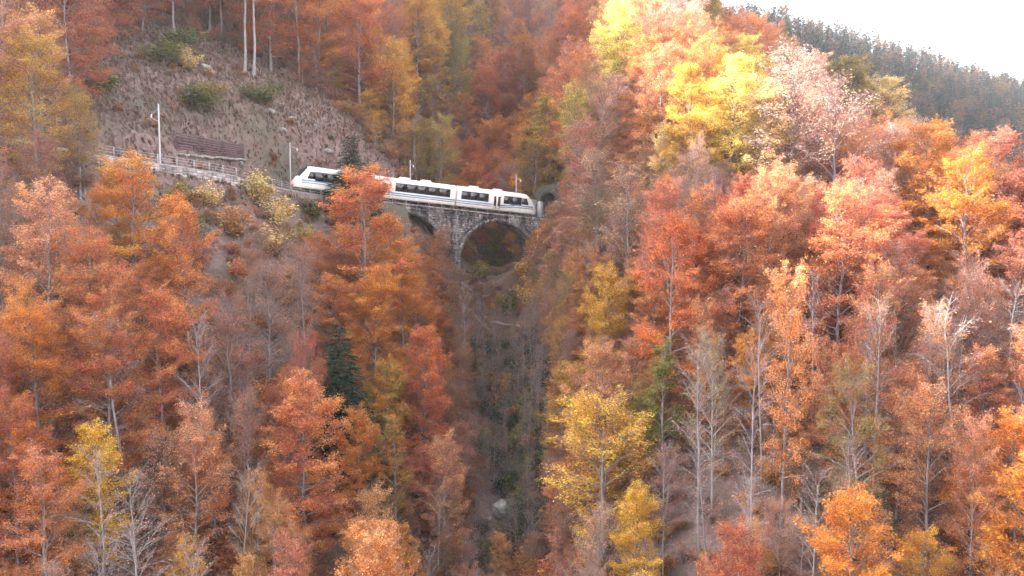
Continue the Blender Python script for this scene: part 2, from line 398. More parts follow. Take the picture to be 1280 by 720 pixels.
def stones(blocks, name, mat):
    mb = MB(); rnd = []
    for p in blocks:
        mb.hexa(p); rnd += [random.random()] * 6
    v, q, t = mb.arrays(); o = link(name, mesh_np(name, v, q, None, mat, attrs={'stone_random': rnd}), viaduct); tag(o, kind='stuff'); return o
fb = []
row = 0; z_rel = 0.0
while z_rel > -19:
    h = random.choice((0.34, 0.4, 0.46)); s = S_A + random.random() * 0.5
    while s < S_B:
        l = random.uniform(0.45, 1.05); zt = -0.44 + z_rel; zb_ = zt - h; ok = True
        for sc, zc, r in ARCHES:
            for ss in (s, s + l):
                zz = track_at(ss).z + zb_
                if math.hypot(ss - sc, max(zz - zc, 0)) < r + 0.62 and (zz > zc or abs(ss - sc) < r + 0.35): ok = False
        if ok:
            o_ = HALF_W - 0.05; pr = HALF_W + random.uniform(0.02, 0.10); g_ = 0.03
            q = []
            for dz in (zb_ + g_, zt - g_ + 0.0):
                q += [tuple(W(s + g_, pr, dz) - V0), tuple(W(s + l - g_, pr, dz) - V0), tuple(W(s + l - g_, o_, dz) - V0), tuple(W(s + g_, o_, dz) - V0)]
            fb.append(q)
        s += l
    z_rel -= h; row += 1
stones(fb, 'facing_stone', M_STONE)
rb = []
for sc, zc, r in ARCHES:                          # ring of arch stones
    n = int(math.pi * r / 0.48)
    for k in range(n):
        a0, a1 = math.pi * (k + 0.06) / n, math.pi * (k + 0.94) / n
        if not (S_A + 0.5 < sc + r * math.cos(a0) < S_B): continue
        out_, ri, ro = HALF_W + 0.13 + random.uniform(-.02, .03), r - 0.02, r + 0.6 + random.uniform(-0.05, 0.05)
        q = []
        for lat in (out_, HALF_W - 0.3):
            for a_, rr in ((a0, ri), (a1, ri), (a1, ro), (a0, ro)):
                q.append(pt(sc + rr * math.cos(a_), lat, zc + rr * math.sin(a_)))
        rb.append(q)
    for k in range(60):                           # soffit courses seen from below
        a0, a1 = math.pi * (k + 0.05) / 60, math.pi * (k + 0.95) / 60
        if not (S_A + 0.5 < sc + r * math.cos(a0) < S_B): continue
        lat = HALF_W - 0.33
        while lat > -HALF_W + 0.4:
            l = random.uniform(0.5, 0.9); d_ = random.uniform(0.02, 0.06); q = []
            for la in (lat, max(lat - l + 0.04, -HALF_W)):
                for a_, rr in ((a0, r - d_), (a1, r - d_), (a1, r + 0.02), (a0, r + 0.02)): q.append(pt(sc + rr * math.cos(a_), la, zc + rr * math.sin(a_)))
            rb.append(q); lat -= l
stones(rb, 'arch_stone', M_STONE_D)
cb = []
s = S_A
while s < S_B:                                    # coping slabs along the deck edge
    l = 1.5; q = []
    for dz in (-0.52, -0.30):
        q += [tuple(W(s, 2.42, dz) - V0), tuple(W(s + l - 0.03, 2.42, dz) - V0), tuple(W(s + l - 0.03, 1.7, dz) - V0), tuple(W(s, 1.7, dz) - V0)]
    o = MB(); o.hexa(q); c_ = o.build('coping_slab', M_COPING, viaduct); s += l

# ------------------------------------------------------------------ track
bed = MB()
sv = np.arange(TS[0], TS[-1] - 0.5, 1.0)
for a in sv:
    b = a + 1.0
    q = []
    for dz, wd in ((-0.60, 2.0), (-0.22, 1.35)):
        q += [tuple(W(a, wd, dz)), tuple(W(b, wd, dz)), tuple(W(b, -wd, dz)), tuple(W(a, -wd, dz))]
    bed.hexa(q)
tag(bed.build('track_bed', M_BALLAST), 'grey ballast bed under the single railway track', kind='structure')
trk = empty('railway_track', tuple(track_at(s_of_px(370)))); tag(trk, 'single narrow gauge railway track curving along the hillside', 'railway track')
T0 = trk.location.copy()
for lat in (0.5, -0.5):
    r_ = MB()
    for a in sv: r_.bar(W(a, lat, -0.07) - T0, W(a + 1.0, lat, -0.07) - T0, 0.09, 0.13)
    r_.build('rail', M_RAIL, trk)
sl = MB()
for a in np.arange(s_of_px(60), TS[-1] - 2, 0.7): sl.bar(W(a, 0.95, -0.17) - T0, W(a, -0.95, -0.17) - T0, 0.22, 0.12)
tag(sl.build('sleeper', M_SLEEPER, trk), kind='stuff')

# ------------------------------------------------------------------ train
train = empty('passenger_train', tuple(track_at(s_of_px(567)))); tag(train, 'white panoramic passenger train with dark windows and blue stripes crossing the viaduct', 'train')
RING = [(-1.22, 0.38), (-1.30, 0.75), (-1.33, 1.2), (-1.33, 2.62), (-1.27, 2.92), (-1.05, 3.18), (-0.6, 3.36), (0, 3.42), (0.6, 3.36), (1.05, 3.18), (1.27, 2.92), (1.33, 2.62), (1.33, 1.2), (1.30, 0.75), (1.22, 0.38)]
def car_matrix(s0, s1):
    a, b = track_at(s0), track_at(s1); x = (b - a).normalized(); y = Vector((0, 0, 1)).cross(x).normalized(); z = x.cross(y)
    M = Matrix((x, y, z)).transposed().to_4x4(); M.translation = a - train.location
    return M, (b - a).length
def car(s0, s1, nose=None, layout=(), stripes=True):
    M, L = car_matrix(s0, s1); mirror = nose == 'left'
    fx = (lambda x: L - x) if mirror else (lambda x: x)
    st = [(0, 3.42, 1), (0.12, 3.42, 1)] + [(x, 3.42, 1) for x in np.linspace(1.5, L - 3.0, 6)]
    if nose: st += [(L - 2.5, 3.40, 1), (L - 2.0, 3.28, 1), (L - 1.55, 3.02, 0.99), (L - 1.1, 2.55, 0.96), (L - 0.65, 2.0, 0.90), (L - 0.35, 1.62, 0.82), (L - 0.1, 1.28, 0.70), (L, 0.95, 0.58)]
    else: st += [(L - 0.12, 3.42, 1), (L, 3.42, 1)]
    def ring(x, zt, w): return [(fx(x), y * w, 0.38 + (z - 0.38) * (zt - 0.38) / (3.42 - 0.38)) for y, z in RING]
    mb = MB(); n = len(RING); V = []; Q = []; T = []
    for k in st: V += ring(*k)
    for i in range(len(st) - 1):
        for j in range(n):
            a, b, c, d = i * n + j, i * n + (j + 1) % n, (i + 1) * n + (j + 1) % n, (i + 1) * n + j
            Q.append((a, b, c, d) if mirror else (d, c, b, a))
    for base in (0, (len(st) - 1) * n): T += [(base, base + m, base + m + 1) for m in range(1, n - 1)]
    mb.add(V, Q, T)
    o = mb.build('railcar', M_WHITE, train, True); o.matrix_local = M @ Matrix.Diagonal((1, 1, 1.17, 1))
    md = o.modifiers.new('edge_split', 'EDGE_SPLIT'); md.split_angle = R(35)
    def panel(name, x0, x1, z0, z1, mat, out=0.02, both=True):
        for sy in ((-1, 1) if both else (-1,)):
            p = MB(); ya, yb = sy * 1.28, sy * (1.332 + out)
            X0, X1 = sorted((fx(x0), fx(x1)))
            p.box(X0, X1, min(ya, yb), max(ya, yb), z0, z1); p.build(name, mat, o)
    for kind, x0, x1 in layout:
        if kind == 'w':
            panel('window_surround', x0, x1, 1.42, 2.66, M_UNDER, 0.012)
            k = max(1, round((x1 - x0) / 1.9)); wd = (x1 - x0 - 0.1) / k
            for i in range(k): panel('window', x0 + 0.05 + i * wd + 0.012, x0 + 0.05 + (i + 1) * wd - 0.012, 1.48, 2.60, M_GLASS, 0.028)
        elif kind == 'd':
            for i in range(2):
                w_ = (x1 - x0) / 2; panel('door', x0 + i * w_ + 0.04, x0 + (i + 1) * w_ - 0.04, 0.55, 2.55, M_WHITE, 0.02)
                panel('door_window', x0 + i * w_ + 0.18, x0 + (i + 1) * w_ - 0.12, 0.95, 2.42, M_GLASS, 0.032)
    if stripes:
        def stripe(name, mat, zl, h, up):
            xe = L - 0.9 if nose else L - 0.05
            pts = [(0.05, zl), (L - 6.2, zl), (L - 4.6, zl + up), (xe, zl + up)] if nose else [(0.05, zl), (xe, zl)]
            for sy in (-1, 1):
                p = MB()
                for (xa, za), (xb, zb) in zip(pts[:-1], pts[1:]):
                    X = [fx(xa), fx(xb)]; y0, y1 = sy * 1.27, sy * 1.345
                    p.hexa([(X[0], y0, za), (X[1], y0, zb), (X[1], y1, zb), (X[0], y1, za), (X[0], y0, za + h), (X[1], y0, zb + h), (X[1], y1, zb + h), (X[0], y1, za + h)])
                p.build(name, mat, o)
        stripe('light_blue_stripe', M_BLUE, 1.05, 0.17, 0.24)
        stripe('navy_stripe', M_NAVY, 0.80, 0.08, 0.24)
    for bx in ((2.2, L - 3.4) if nose else (1.6, L - 1.6)):
        p = MB(); p.box(fx(bx) - 1.2, fx(bx) + 1.2, -0.95, 0.95, 0.22, 0.50)
        bg = p.build('bogie', M_UNDER, o)
        for wx in (-0.85, 0.85):
            w_ = MB(); w_.tube([(fx(bx) + wx, -0.62, 0.30), (fx(bx) + wx, 0.62, 0.30)], 0.33, 14, True); w_.build('wheelset', M_RAIL, o)
    p = MB(); p.box(min(fx(3.6), fx(L - 4.8)), max(fx(3.6), fx(L - 4.8)), -1.15, 1.15, 0.12, 0.40); p.build('underfloor_box', M_UNDER, o)
    for rx in ((1.6, 5.4) if not nose else (2.4, 7.0)):
        p = MB(); p.hexa([(fx(rx), -0.6, 3.30), (fx(rx + 1.9), -0.6, 3.30), (fx(rx + 1.9), 0.6, 3.30), (fx(rx), 0.6, 3.30), (fx(rx + .15), -0.5, 3.62), (fx(rx + 1.75), -0.5, 3.62), (fx(rx + 1.75), 0.5, 3.62), (fx(rx + .15), 0.5, 3.62)])
        p.build('roof_unit', M_ROOFGREY, o)
    if nose:
        def on(x, y, lift=0.02):
            zt = np.interp(x, [k[0] for k in st], [k[1] for k in st]); w = np.interp(x, [k[0] for k in st], [k[2] for k in st])
            zz = np.interp(abs(y), [0, 0.6, 1.05, 1.27], [3.42, 3.36, 3.18, 2.92])
            return (fx(x) + (-lift if mirror else lift), y * w, 0.38 + (zz - 0.38) * (zt - 0.38) / 3.04 + lift)
        xs, ys = [L - 1.95, L - 1.55, L - 1.1, L - 0.62], [-1.12, -0.6, 0, 0.6, 1.12]
        p = MB(); V = [on(x, y) for x in xs for y in ys] + [on(x, y, -0.03) for x in xs for y in ys]
        Q = [(i * 5 + j, i * 5 + j + 1, (i + 1) * 5 + j + 1, (i + 1) * 5 + j) for i in range(3) for j in range(4)]
        p.add(V, Q); p.build('windscreen', M_GLASS, o)
        for sy in (-1, 1):
            p = MB(); f0, f1 = sy * 1.25, sy * 1.352
            quad = [(L - 3.15, 1.62), (L - 1.75, 1.62), (L - 2.2, 2.6), (L - 3.15, 2.6)]
            p.hexa([(fx(x), f0 * .99, z) for x, z in quad] + [(fx(x), f1 * .985, z) for x, z in quad]); p.build('cab_side_window', M_GLASS, o)
            p = MB(); p.tube([(fx(L - 0.32), sy * 0.72, 1.18), (fx(L - 0.05), sy * 0.72, 1.16)], 0.11, 10, True); p.build('headlight', M_LAMP, o)
        p = MB(); p.box(min(fx(L - 0.3), fx(L + 0.35)), max(fx(L - 0.3), fx(L + 0.35)), -0.25, 0.25, 0.45, 0.78); p.build('coupler', M_RED, o)
    return o
sA0, sA1 = s_of_px(366.5), s_of_px(485); sB1 = s_of_px(566); sC1 = s_of_px(667)
LA, LB, LC = sA1 - sA0, sB1 - sA1, sC1 - sB1
car(sA0, sA1 - 0.25, 'left', [('w', 3.0, LA - 3.4), ('d', 0.9, 2.5)])
car(sA1 + 0.15, sB1 - 0.2, None, [('w', 0.75, LB - 1.3)])
car(sB1 + 0.2, sC1, 'right', [('w', 0.75, LC * 0.375), ('d', LC * 0.425, LC * 0.525), ('w', LC * 0.56, LC - 3.4)])
for s0, s1 in ((sA1 - 0.27, sA1 + 0.17), (sB1 - 0.22, sB1 + 0.22)):
    M, L = car_matrix(s0, s1); p = MB(); p.hexa([(0, -1.15, 0.5), (L, -1.15, 0.5), (L, 1.15, 0.5), (0, 1.15, 0.5), (0, -1.1, 3.6), (L, -1.1, 3.6), (L, 1.1, 3.6), (0, 1.1, 3.6)])
    g = p.build('gangway', M_RUBBER, train); g.matrix_local = M

# ------------------------------------------------------------------ railings, walls, poles
def railing(name, px0, px1, lat, base, hgt, label, group=None, step=2.1, rails=3, wid=0.07):
    a, b = s_of_px(px0), s_of_px(px1); r = empty(name, tuple(W((a + b) / 2, lat, base))); tag(r, label, 'railing', group); O = r.location.copy()
    n = max(1, int((b - a) / step)); pm = None
    for i in range(n + 1):
        s = a + (b - a) * i / n; q = W(s, lat, base)
        if pm is None: m = MB(); m.box(-wid / 2, wid / 2, -wid / 2, wid / 2, -0.15, hgt); pm = m.mesh('post', M_STEEL)
        p = link('post', pm, r); p.location = q - O
    for k in range(rails):
        m = MB(); z = hgt * (0.97 - 0.30 * k)
        for i in range(n * 2):
            m.bar(W(a + (b - a) * i / n / 2, lat, base + z) - O, W(a + (b - a) * (i + 1) / n / 2, lat, base + z) - O, 0.035, 0.045)
        m.build('rail', M_STEEL, r)
railing('track_railing', 96, 276, 2.55, -0.28, 1.15, 'grey steel railing on the pale wall beside the upper track', wid=0.10)
railing('lineside_railing', 322, 486, 2.45, -0.45, 1.0, 'low steel railing along the track bank below the front railcar', wid=0.08)
railing('viaduct_railing', 489, 672, 2.2, -0.32, 0.85, 'thin steel railing along the coping of the stone viaduct', rails=2)
wall = empty('retaining_wall', tuple(W(s_of_px(190), 2.6, -1.5))); tag(wall, 'pale low stone retaining wall carrying the railing beside the track', 'retaining wall'); O = wall.location.copy()
s, e = s_of_px(92), s_of_px(278)
while s < e:
    l = min(2.4, e - s); q = []
    for dz in (-0.42, -0.27): q += [tuple(W(s, 2.86, dz) - O), tuple(W(s + l - .02, 2.86, dz) - O), tuple(W(s + l - .02, 2.25, dz) - O), tuple(W(s, 2.25, dz) - O)]
    m = MB(); m.hexa(q); m.build('coping_slab', M_CONC, wall)
    s += l
m = MB(); rnd = []
s = s_of_px(92)
while s < e:
    l = random.uniform(0.4, 0.9); z = -0.425
    while z > -3.2:
        h = random.uniform(0.28, 0.42); pr = 2.76 + random.uniform(0, 0.07); q = []
        for dz in (z - h + .02, z): q += [tuple(W(s, pr, dz) - O), tuple(W(s + l - .03, pr, dz) - O), tuple(W(s + l - .03, 2.3, dz) - O), tuple(W(s, 2.3, dz) - O)]
        m.hexa(q); rnd += [random.random()] * 6; z -= h
    s += l
v, q, t = m.arrays(); tag(link('wall_stone', mesh_np('wall_stone', v, q, None, masonry('pale_masonry', (0.34, 0.31, 0.30), (0.18, 0.16, 0.15), 0.56), attrs={'stone_random': rnd}), wall), kind='stuff')

def catenary_pole(px, lat, hgt, label, arm=2.4):
    s = s_of_px(px); p = empty('catenary_pole', tuple(W(s, lat, -0.6))); tag(p, label, 'catenary pole', 'catenary poles along the track')
    m = MB(); m.tube([(0, 0, 0), (0, 0, hgt * .5), (0, 0, hgt + 0.6)], [0.105, 0.095, 0.08], 10, True); m.build('mast', M_POLE, p)
    dv = -side(s) * (1 if lat > 0 else -1); z = hgt + 0.3
    m = MB(); m.tube([(0, 0, z - 0.2), tuple(dv * arm + Vector((0, 0, z - 1.0)))], 0.045, 6); m.tube([(0, 0, z - 1.9), tuple(dv * arm + Vector((0, 0, z - 1.0)))], 0.04, 6); m.build('bracket_arm', M_STEEL, p)
    m = MB(); c = dv * arm * 0.82 + Vector((0, 0, z - 1.0)); m.tube([tuple(c + Vector((0, 0, -0.12))), tuple(c + Vector((0, 0, 0.16))), tuple(c + Vector((0, 0, 0.3)))], [0.06, 0.08, 0.03], 8, True); m.build('insulator', M_WHITE, p)
catenary_pole(190.5, 2.25, 7.1, 'tall pale catenary pole standing in the wall railing on the bare slope')
catenary_pole(376, -2.4, 7.7, 'pale catenary pole behind the cab of the front railcar')
catenary_pole(518, -2.4, 7.7, 'pale catenary pole behind the long windows of the middle railcar')
catenary_pole(651, -2.4, 7.6, 'pale catenary pole behind the rear cab near the tunnel mouth')

# ------------------------------------------------------------------ timber barrier on the slope
A_, B_ = hit(219, 190), hit(304, 197.5)
bar = empty('timber_barrier', tuple((A_ + B_) / 2)); tag(bar, 'dark timber rockfall barrier standing on the bare slope above the track', 'barrier'); O = bar.location.copy()
dv = (B_ - A_); Lb = dv.length; dv.normalize(); nrm = Vector((dv.y, -dv.x, 0)).normalized()
hA, hB = 2.75, 1.9
for f in (0.0, 0.2, 0.36, 0.52, 0.68, 0.84, 1.0):
    b0 = A_ + dv * Lb * f - O; m = MB(); m.bar(b0 + Vector((0, 0, -0.6)), b0 + Vector((0, 0, hA + (hB - hA) * f + 0.2)), 0.2, 0.2, dv); m.build('post', M_TIMBER, bar)
for k in range(7):
    for f0, f1 in ((0.0, 0.36), (0.36, 0.68), (0.68, 1.0)):
        z0 = (k + 0.5) / 7 * (hA + (hB - hA) * f0); z1 = (k + 0.5) / 7 * (hA + (hB - hA) * f1)
        m = MB(); m.bar(A_ + dv * Lb * (f0 + .004) - O + nrm * 0.17 + Vector((0, 0, z0)), A_ + dv * Lb * (f1 - .004) - O + nrm * 0.17 + Vector((0, 0, z1)), 0.10, 0.24); m.build('plank', M_TIMBER, bar)
m = MB()
for k in range(14):
    f = k / 14; m.bar(A_ + dv * Lb * f - O + nrm * 0.5 + Vector((0, 0, -0.35 + random.uniform(-.1, .1))), A_ + dv * Lb * (f + 0.066) - O + nrm * 0.5 + Vector((0, 0, -0.35 + random.uniform(-.1, .1))), 0.6, 0.3)
m.build('stone_footing', M_ROCK, bar)

# ------------------------------------------------------------------ tunnel portal
sp = s_of_px(667) + 3.6
por = empty('tunnel_portal', tuple(W(sp, 0, -0.5))); tag(por, 'pale concrete tunnel portal with a dark mouth at the end of the viaduct', 'tunnel portal'); O = por.location.copy()
tdir = track_dir(sp); tdir = Vector((tdir.x, tdir.y, 0)).normalized(); sd = Vector((tdir.y, -tdir.x, 0))
def Q(a, l, z): return tuple(tdir * a + sd * l + Vector((0, 0, z)))
def slab(name, a0, a1, l0, l1, z0, z1, mat):
    m = MB(); m.hexa([Q(a0, l0, z0), Q(a1, l0, z0), Q(a1, l1, z0), Q(a0, l1, z0), Q(a0, l0, z1), Q(a1, l0, z1), Q(a1, l1, z1), Q(a0, l1, z1)]); m.build(name, mat, por)
M_PCONC = simple('portal_concrete', (0.42, 0.40, 0.40), 0.85, c2=(0.20, 0.19, 0.19), nscale=0.9)
slab('pillar', 0, 1.6, 1.55, 2.75, -1.5, 3.7, M_PCONC)
slab('pillar', 0, 1.6, -2.75, -1.55, -1.5, 3.7, M_PCONC)
slab('wing_wall', -3.4, -0.01, -2.85, -2.3, -1.5, 4.0, M_PCONC)
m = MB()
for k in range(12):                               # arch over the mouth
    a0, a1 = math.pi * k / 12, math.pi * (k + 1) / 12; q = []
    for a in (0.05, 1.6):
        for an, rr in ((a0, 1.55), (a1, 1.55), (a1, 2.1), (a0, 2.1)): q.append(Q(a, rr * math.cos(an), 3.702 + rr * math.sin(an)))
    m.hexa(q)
m.build('portal_arch', simple('dark_arch_stone', (0.055, 0.05, 0.05), 0.95, noise=0.4), por)  # near-black colour stands in for the shaded recess over the mouth
m = MB()
n = 14; prof = [(-1.56, -0.4)] + [(-1.56 * math.cos(math.pi * k / n), 3.7 + 1.56 * math.sin(math.pi * k / n)) for k in range(n + 1)] + [(1.56, -0.4)]
V = []; Qs = []
for a in (0.3, 5, 11): V += [Q(a, l, z) for l, z in prof]
for i in range(2):
    for j in range(len(prof) - 1): Qs.append((i * len(prof) + j, i * len(prof) + j + 1, (i + 1) * len(prof) + j + 1, (i + 1) * len(prof) + j))
m.add(V, Qs, [(2 * len(prof), 2 * len(prof) + k, 2 * len(prof) + k + 1) for k in range(1, len(prof) - 1)])
m.build('tunnel_lining', simple('tunnel_lining', (0.12, 0.11, 0.11), 0.95), por)
# rock face that holds the portal
M_DARKROCK = simple('mossy_dark_rock', (0.085, 0.08, 0.07), 0.95, c2=(0.045, 0.05, 0.03), nscale=0.8, bump=1.0)
def rock_mesh(name, r, seed, squash=(1, 1, 1), sub=3, mat=None):
    bm = bmesh.new(); bmesh.ops.create_icosphere(bm, subdivisions=sub, radius=1.0)
    g = np.random.default_rng(seed); ph = g.uniform(0, 6.28, (6, 3)); fr = g.uniform(0.8, 3.2, (6, 3))
    cutn = [Vector(g.normal(size=3)).normalized() for _ in range(7)]; cutd = g.uniform(0.55, 0.9, 7)
    for v in bm.verts:
        p = v.co.copy()
        for n_, d_ in zip(cutn, cutd):
            e_ = p.dot(n_) - d_
            if e_ > 0: p -= n_ * e_ * 0.9
        p *= 1 + 0.10 * sum(math.sin(fr[i, 0] * p.x + ph[i, 0]) * math.sin(fr[i, 1] * p.y + ph[i, 1]) * math.cos(fr[i, 2] * p.z + ph[i, 2]) for i in range(6))
        v.co = Vector((p.x * r * squash[0], p.y * r * squash[1], p.z * r * squash[2]))
    me = bpy.data.meshes.new(name); bm.to_mesh(me); bm.free(); me.materials.append(mat or M_ROCK); return me
rk = link('rock_outcrop', rock_mesh('rock_outcrop', 1, 5, (5.6, 4.6, 5.6), 4, M_DARKROCK)); c_ = W(sp, 0, 0) + tdir * 7.4 - sd * 0.8 + Vector((0, 0, 3.2)); rk.location = c_
tag(rk, 'dark rocky outcrop over and behind the tunnel mouth', 'rock')

# ------------------------------------------------------------------ tree makers
def profile(g, k):
    return {'beech': 1.12 * max(0.05, 1 - (1.9 * g - 0.80) ** 2 * 0.72) ** 0.5, 'slender': 1.3 * (g + 0.2) ** 0.3 * (1.02 - g) ** 0.5,
            'round': 1.9 * (g + 0.02) ** 0.5 * (1.03 - g) ** 0.5, 'open': 1.10 * max(0.05, 1 - (1.9 * g - 0.95) ** 2 * 0.75) ** 0.5}[k]
def leaf_quads(c, g, size, flat=0.55, wid=0.55):
    n = len(c); az = g.uniform(0, 6.283, n); el = g.normal(0, 0.30, n)
    a = np.stack([np.cos(az) * np.cos(el), np.sin(az) * np.cos(el), np.sin(el)], 1)
    nr = np.stack([g.normal(0, flat, n), g.normal(0, flat, n), np.ones(n)], 1)
    b = np.cross(nr, a); b /= np.linalg.norm(b, axis=1)[:, None] + 1e-9
    l = size * g.uniform(0.65, 1.35, n)[:, None]; w = l * wid
    bend = np.cross(a, b) * l * g.uniform(-0.12, 0.12, n)[:, None]
    V = np.stack([c - a * l / 2, c + b * w / 2 + bend, c + a * l / 2, c - b * w / 2 + bend], 1).reshape(-1, 3)
    return V, np.arange(n * 4).reshape(-1, 4)
def broadleaf(seed, H=20.0, Rc=4.6, cb=0.22, limbs=34, leaves=12000, size=0.30, shape='beech', rise=(8, 62), twigs=1.9, twig_r=0.020, fork=0, lean=0.0, gap=0.12, trunk_r=0.0115, droop=20.0, vs=0.11, limb_k=0.42):
    g = np.random.default_rng(seed); wood = MB(); r0 = trunk_r * H
    zs = np.linspace(0, 1, 10)
    wob = np.cumsum(g.normal(0, 0.012 * H / 3, (10, 2)), axis=0); wob[0] = 0
    tp = np.stack([wob[:, 0] + lean * H * zs ** 1.3, wob[:, 1], zs * H * 0.97], 1); tr = r0 * (1 - zs) ** 0.8 + 0.02; tr[0] *= 1.35
    wood.tube(tp, tr, 8)
    LC = []; LK = []; TW = []
    for i in range(limbs):
        f = cb + (1 - cb) * ((i + g.uniform(0.1, 0.9)) / limbs) ** 0.9; q = (f - cb) / (1 - cb)
        if g.random() < gap and q < 0.9: continue
        az = i * 2.399 + g.normal(0, 0.45); L = Rc * profile(q, shape) * g.uniform(0.72, 1.18) + 0.4
        e0 = R(rise[0] + (rise[1] - rise[0]) * q ** 1.1) + g.normal(0, 0.14); e1 = e0 - R(droop) * (1 - q * 0.6)
        k = 6; p = np.array([np.interp(f, zs, tp[:, j]) for j in range(3)]); pts = [p]
        for m in range(1, k):
            u = m / (k - 1); e = e0 + (e1 - e0) * u; az += g.normal(0, 0.12)
            p = p + L / (k - 1) * np.array([math.cos(az) * math.cos(e), math.sin(az) * math.cos(e), math.sin(e)]); pts.append(p)
        pts = np.array(pts); rl = min(limb_k * np.interp(f, zs, tr), 0.11) + 0.012
        wood.tube(pts, np.linspace(rl, 0.018, k), 5)
        nt = max(3, int(twigs * L + 2))
        for t in range(nt):
            u = 0.22 + 0.78 * (t + g.random()) / nt; x = u * (k - 1); a = int(min(x, k - 2)); base = pts[a] + (pts[a + 1] - pts[a]) * (x - a)
            d = pts[a + 1] - pts[a]; hz = math.atan2(d[1], d[0]) + (1 if t % 2 else -1) * g.uniform(0.45, 1.2) * (1 if u < 0.95 else 0.3)
            ee = math.asin(np.clip(d[2] / np.linalg.norm(d), -1, 1)) * 0.7 + g.normal(0.06, 0.38)
            tl = (0.36 * L * (1.25 - u) + 0.55) * g.uniform(0.7, 1.25)
            dirv = np.array([math.cos(hz) * math.cos(ee), math.sin(hz) * math.cos(ee), math.sin(ee)])
            e = base + dirv * tl; mid = base + dirv * tl * 0.5 + np.array([0, 0, 0.05 * tl])
            wood.tube([base, mid, e], [twig_r, twig_r * 0.75, twig_r * 0.4], 3); TW.append((base, mid, e, tl, g.random()))
            if twig_r > 0 and tl > 0.9:            # side shoots
                for sgn in (-1, 1):
                    h2 = hz + sgn * g.uniform(0.5, 0.9); d2 = np.array([math.cos(h2) * 0.97, math.sin(h2) * 0.97, g.normal(0.1, 0.2)]); e2 = mid + d2 * tl * g.uniform(0.35, 0.6)
                    wood.tube([mid, e2], [twig_r * 0.6, twig_r * 0.3], 3); TW.append((mid, (mid + e2) / 2, e2, tl * 0.5, TW[-1][4]))
    tot = sum(t[3] for t in TW) + 1e-6
    if leaves:
        for b, m, e, tl, cr in TW:
            n = g.poisson(leaves * tl / tot * (0.05 + 2.4 * cr ** 1.7))
            if not n: continue
            u = g.uniform(0.0, 1.12, n)[:, None]
            c = b + (e - b) * u + np.concatenate([g.normal(0, 0.14 + 0.09 * tl, (n, 2)), g.normal(0, vs + 0.04 * tl, (n, 1))], 1)
            LC.append(c); LK.append(np.full(n, g.random()))
    wv, wq, _ = wood.arrays()
    if LC:
        c = np.concatenate(LC); V, Q = leaf_quads(c, g, size); kk = np.concatenate(LK); lr = g.random(len(c))
    else: V, Q, kk, lr = np.zeros((0, 3)), np.zeros((0, 4), int), np.zeros(0), np.zeros(0)
    return wv, wq, V, Q, lr, kk
def conifer(seed, H=20.0, Rc=3.2, cb=0.06, levels=30, per=7, size=0.55, cards=9):
    g = np.random.default_rng(seed); wood = MB(); zs = np.linspace(0, 1, 6)
    wood.tube(np.stack([0 * zs, 0 * zs, zs * H], 1), 0.013 * H * (1 - zs) + 0.02, 6)
    C = []; D = []; K = []
    for i in range(levels):
        f = cb + (1 - cb) * (i / levels); L = Rc * (1 - f) ** 0.85 * g.uniform(0.75, 1.1) + 0.2
        for j in range(per):
            az = j * 6.283 / per + i * 0.7 + g.normal(0, 0.2); l = L * g.uniform(0.7, 1.15); s = np.linspace(0, 1, 4)
            z = f * H + l * (0.10 * s - 0.42 * s ** 2 + 0.12 * s ** 3); pts = np.stack([np.cos(az) * l * s, np.sin(az) * l * s, z], 1)
            wood.tube(pts, np.linspace(0.035, 0.01, 4), 3); n = max(3, int(cards * l / Rc * 1.4)); ck = g.random()
            for u in g.uniform(0.15, 1.05, n):
                p = np.array([np.interp(u, s, pts[:, q]) for q in range(3)]) + g.normal(0, 0.06, 3)
                for sg in (-1, 1):
                    a2 = az + sg * g.uniform(0.5, 1.0); C.append(p); D.append((math.cos(a2), math.sin(a2), -0.35 + g.normal(0, 0.15))); K.append(ck)
    C = np.array(C); D = np.array(D); n = len(C); l = size * g.uniform(0.7, 1.4, n)[:, None] * (0.55 + 0.45 * (1 - C[:, 2:3] / H))
    w = np.cross(D, g.normal(0, 0.4, (n, 3)) + [0, 0, 1]); w /= np.linalg.norm(w, axis=1)[:, None]; w *= l * 0.22
    V = np.stack([C - w * 0.6, C + D * l - w * 0.25, C + D * l * 1.05 + w * 0.25, C + w * 0.6], 1).reshape(-1, 3)
    wv, wq, _ = wood.arrays()
    return wv, wq, V, np.arange(n * 4).reshape(-1, 4), g.random(n), np.array(K)
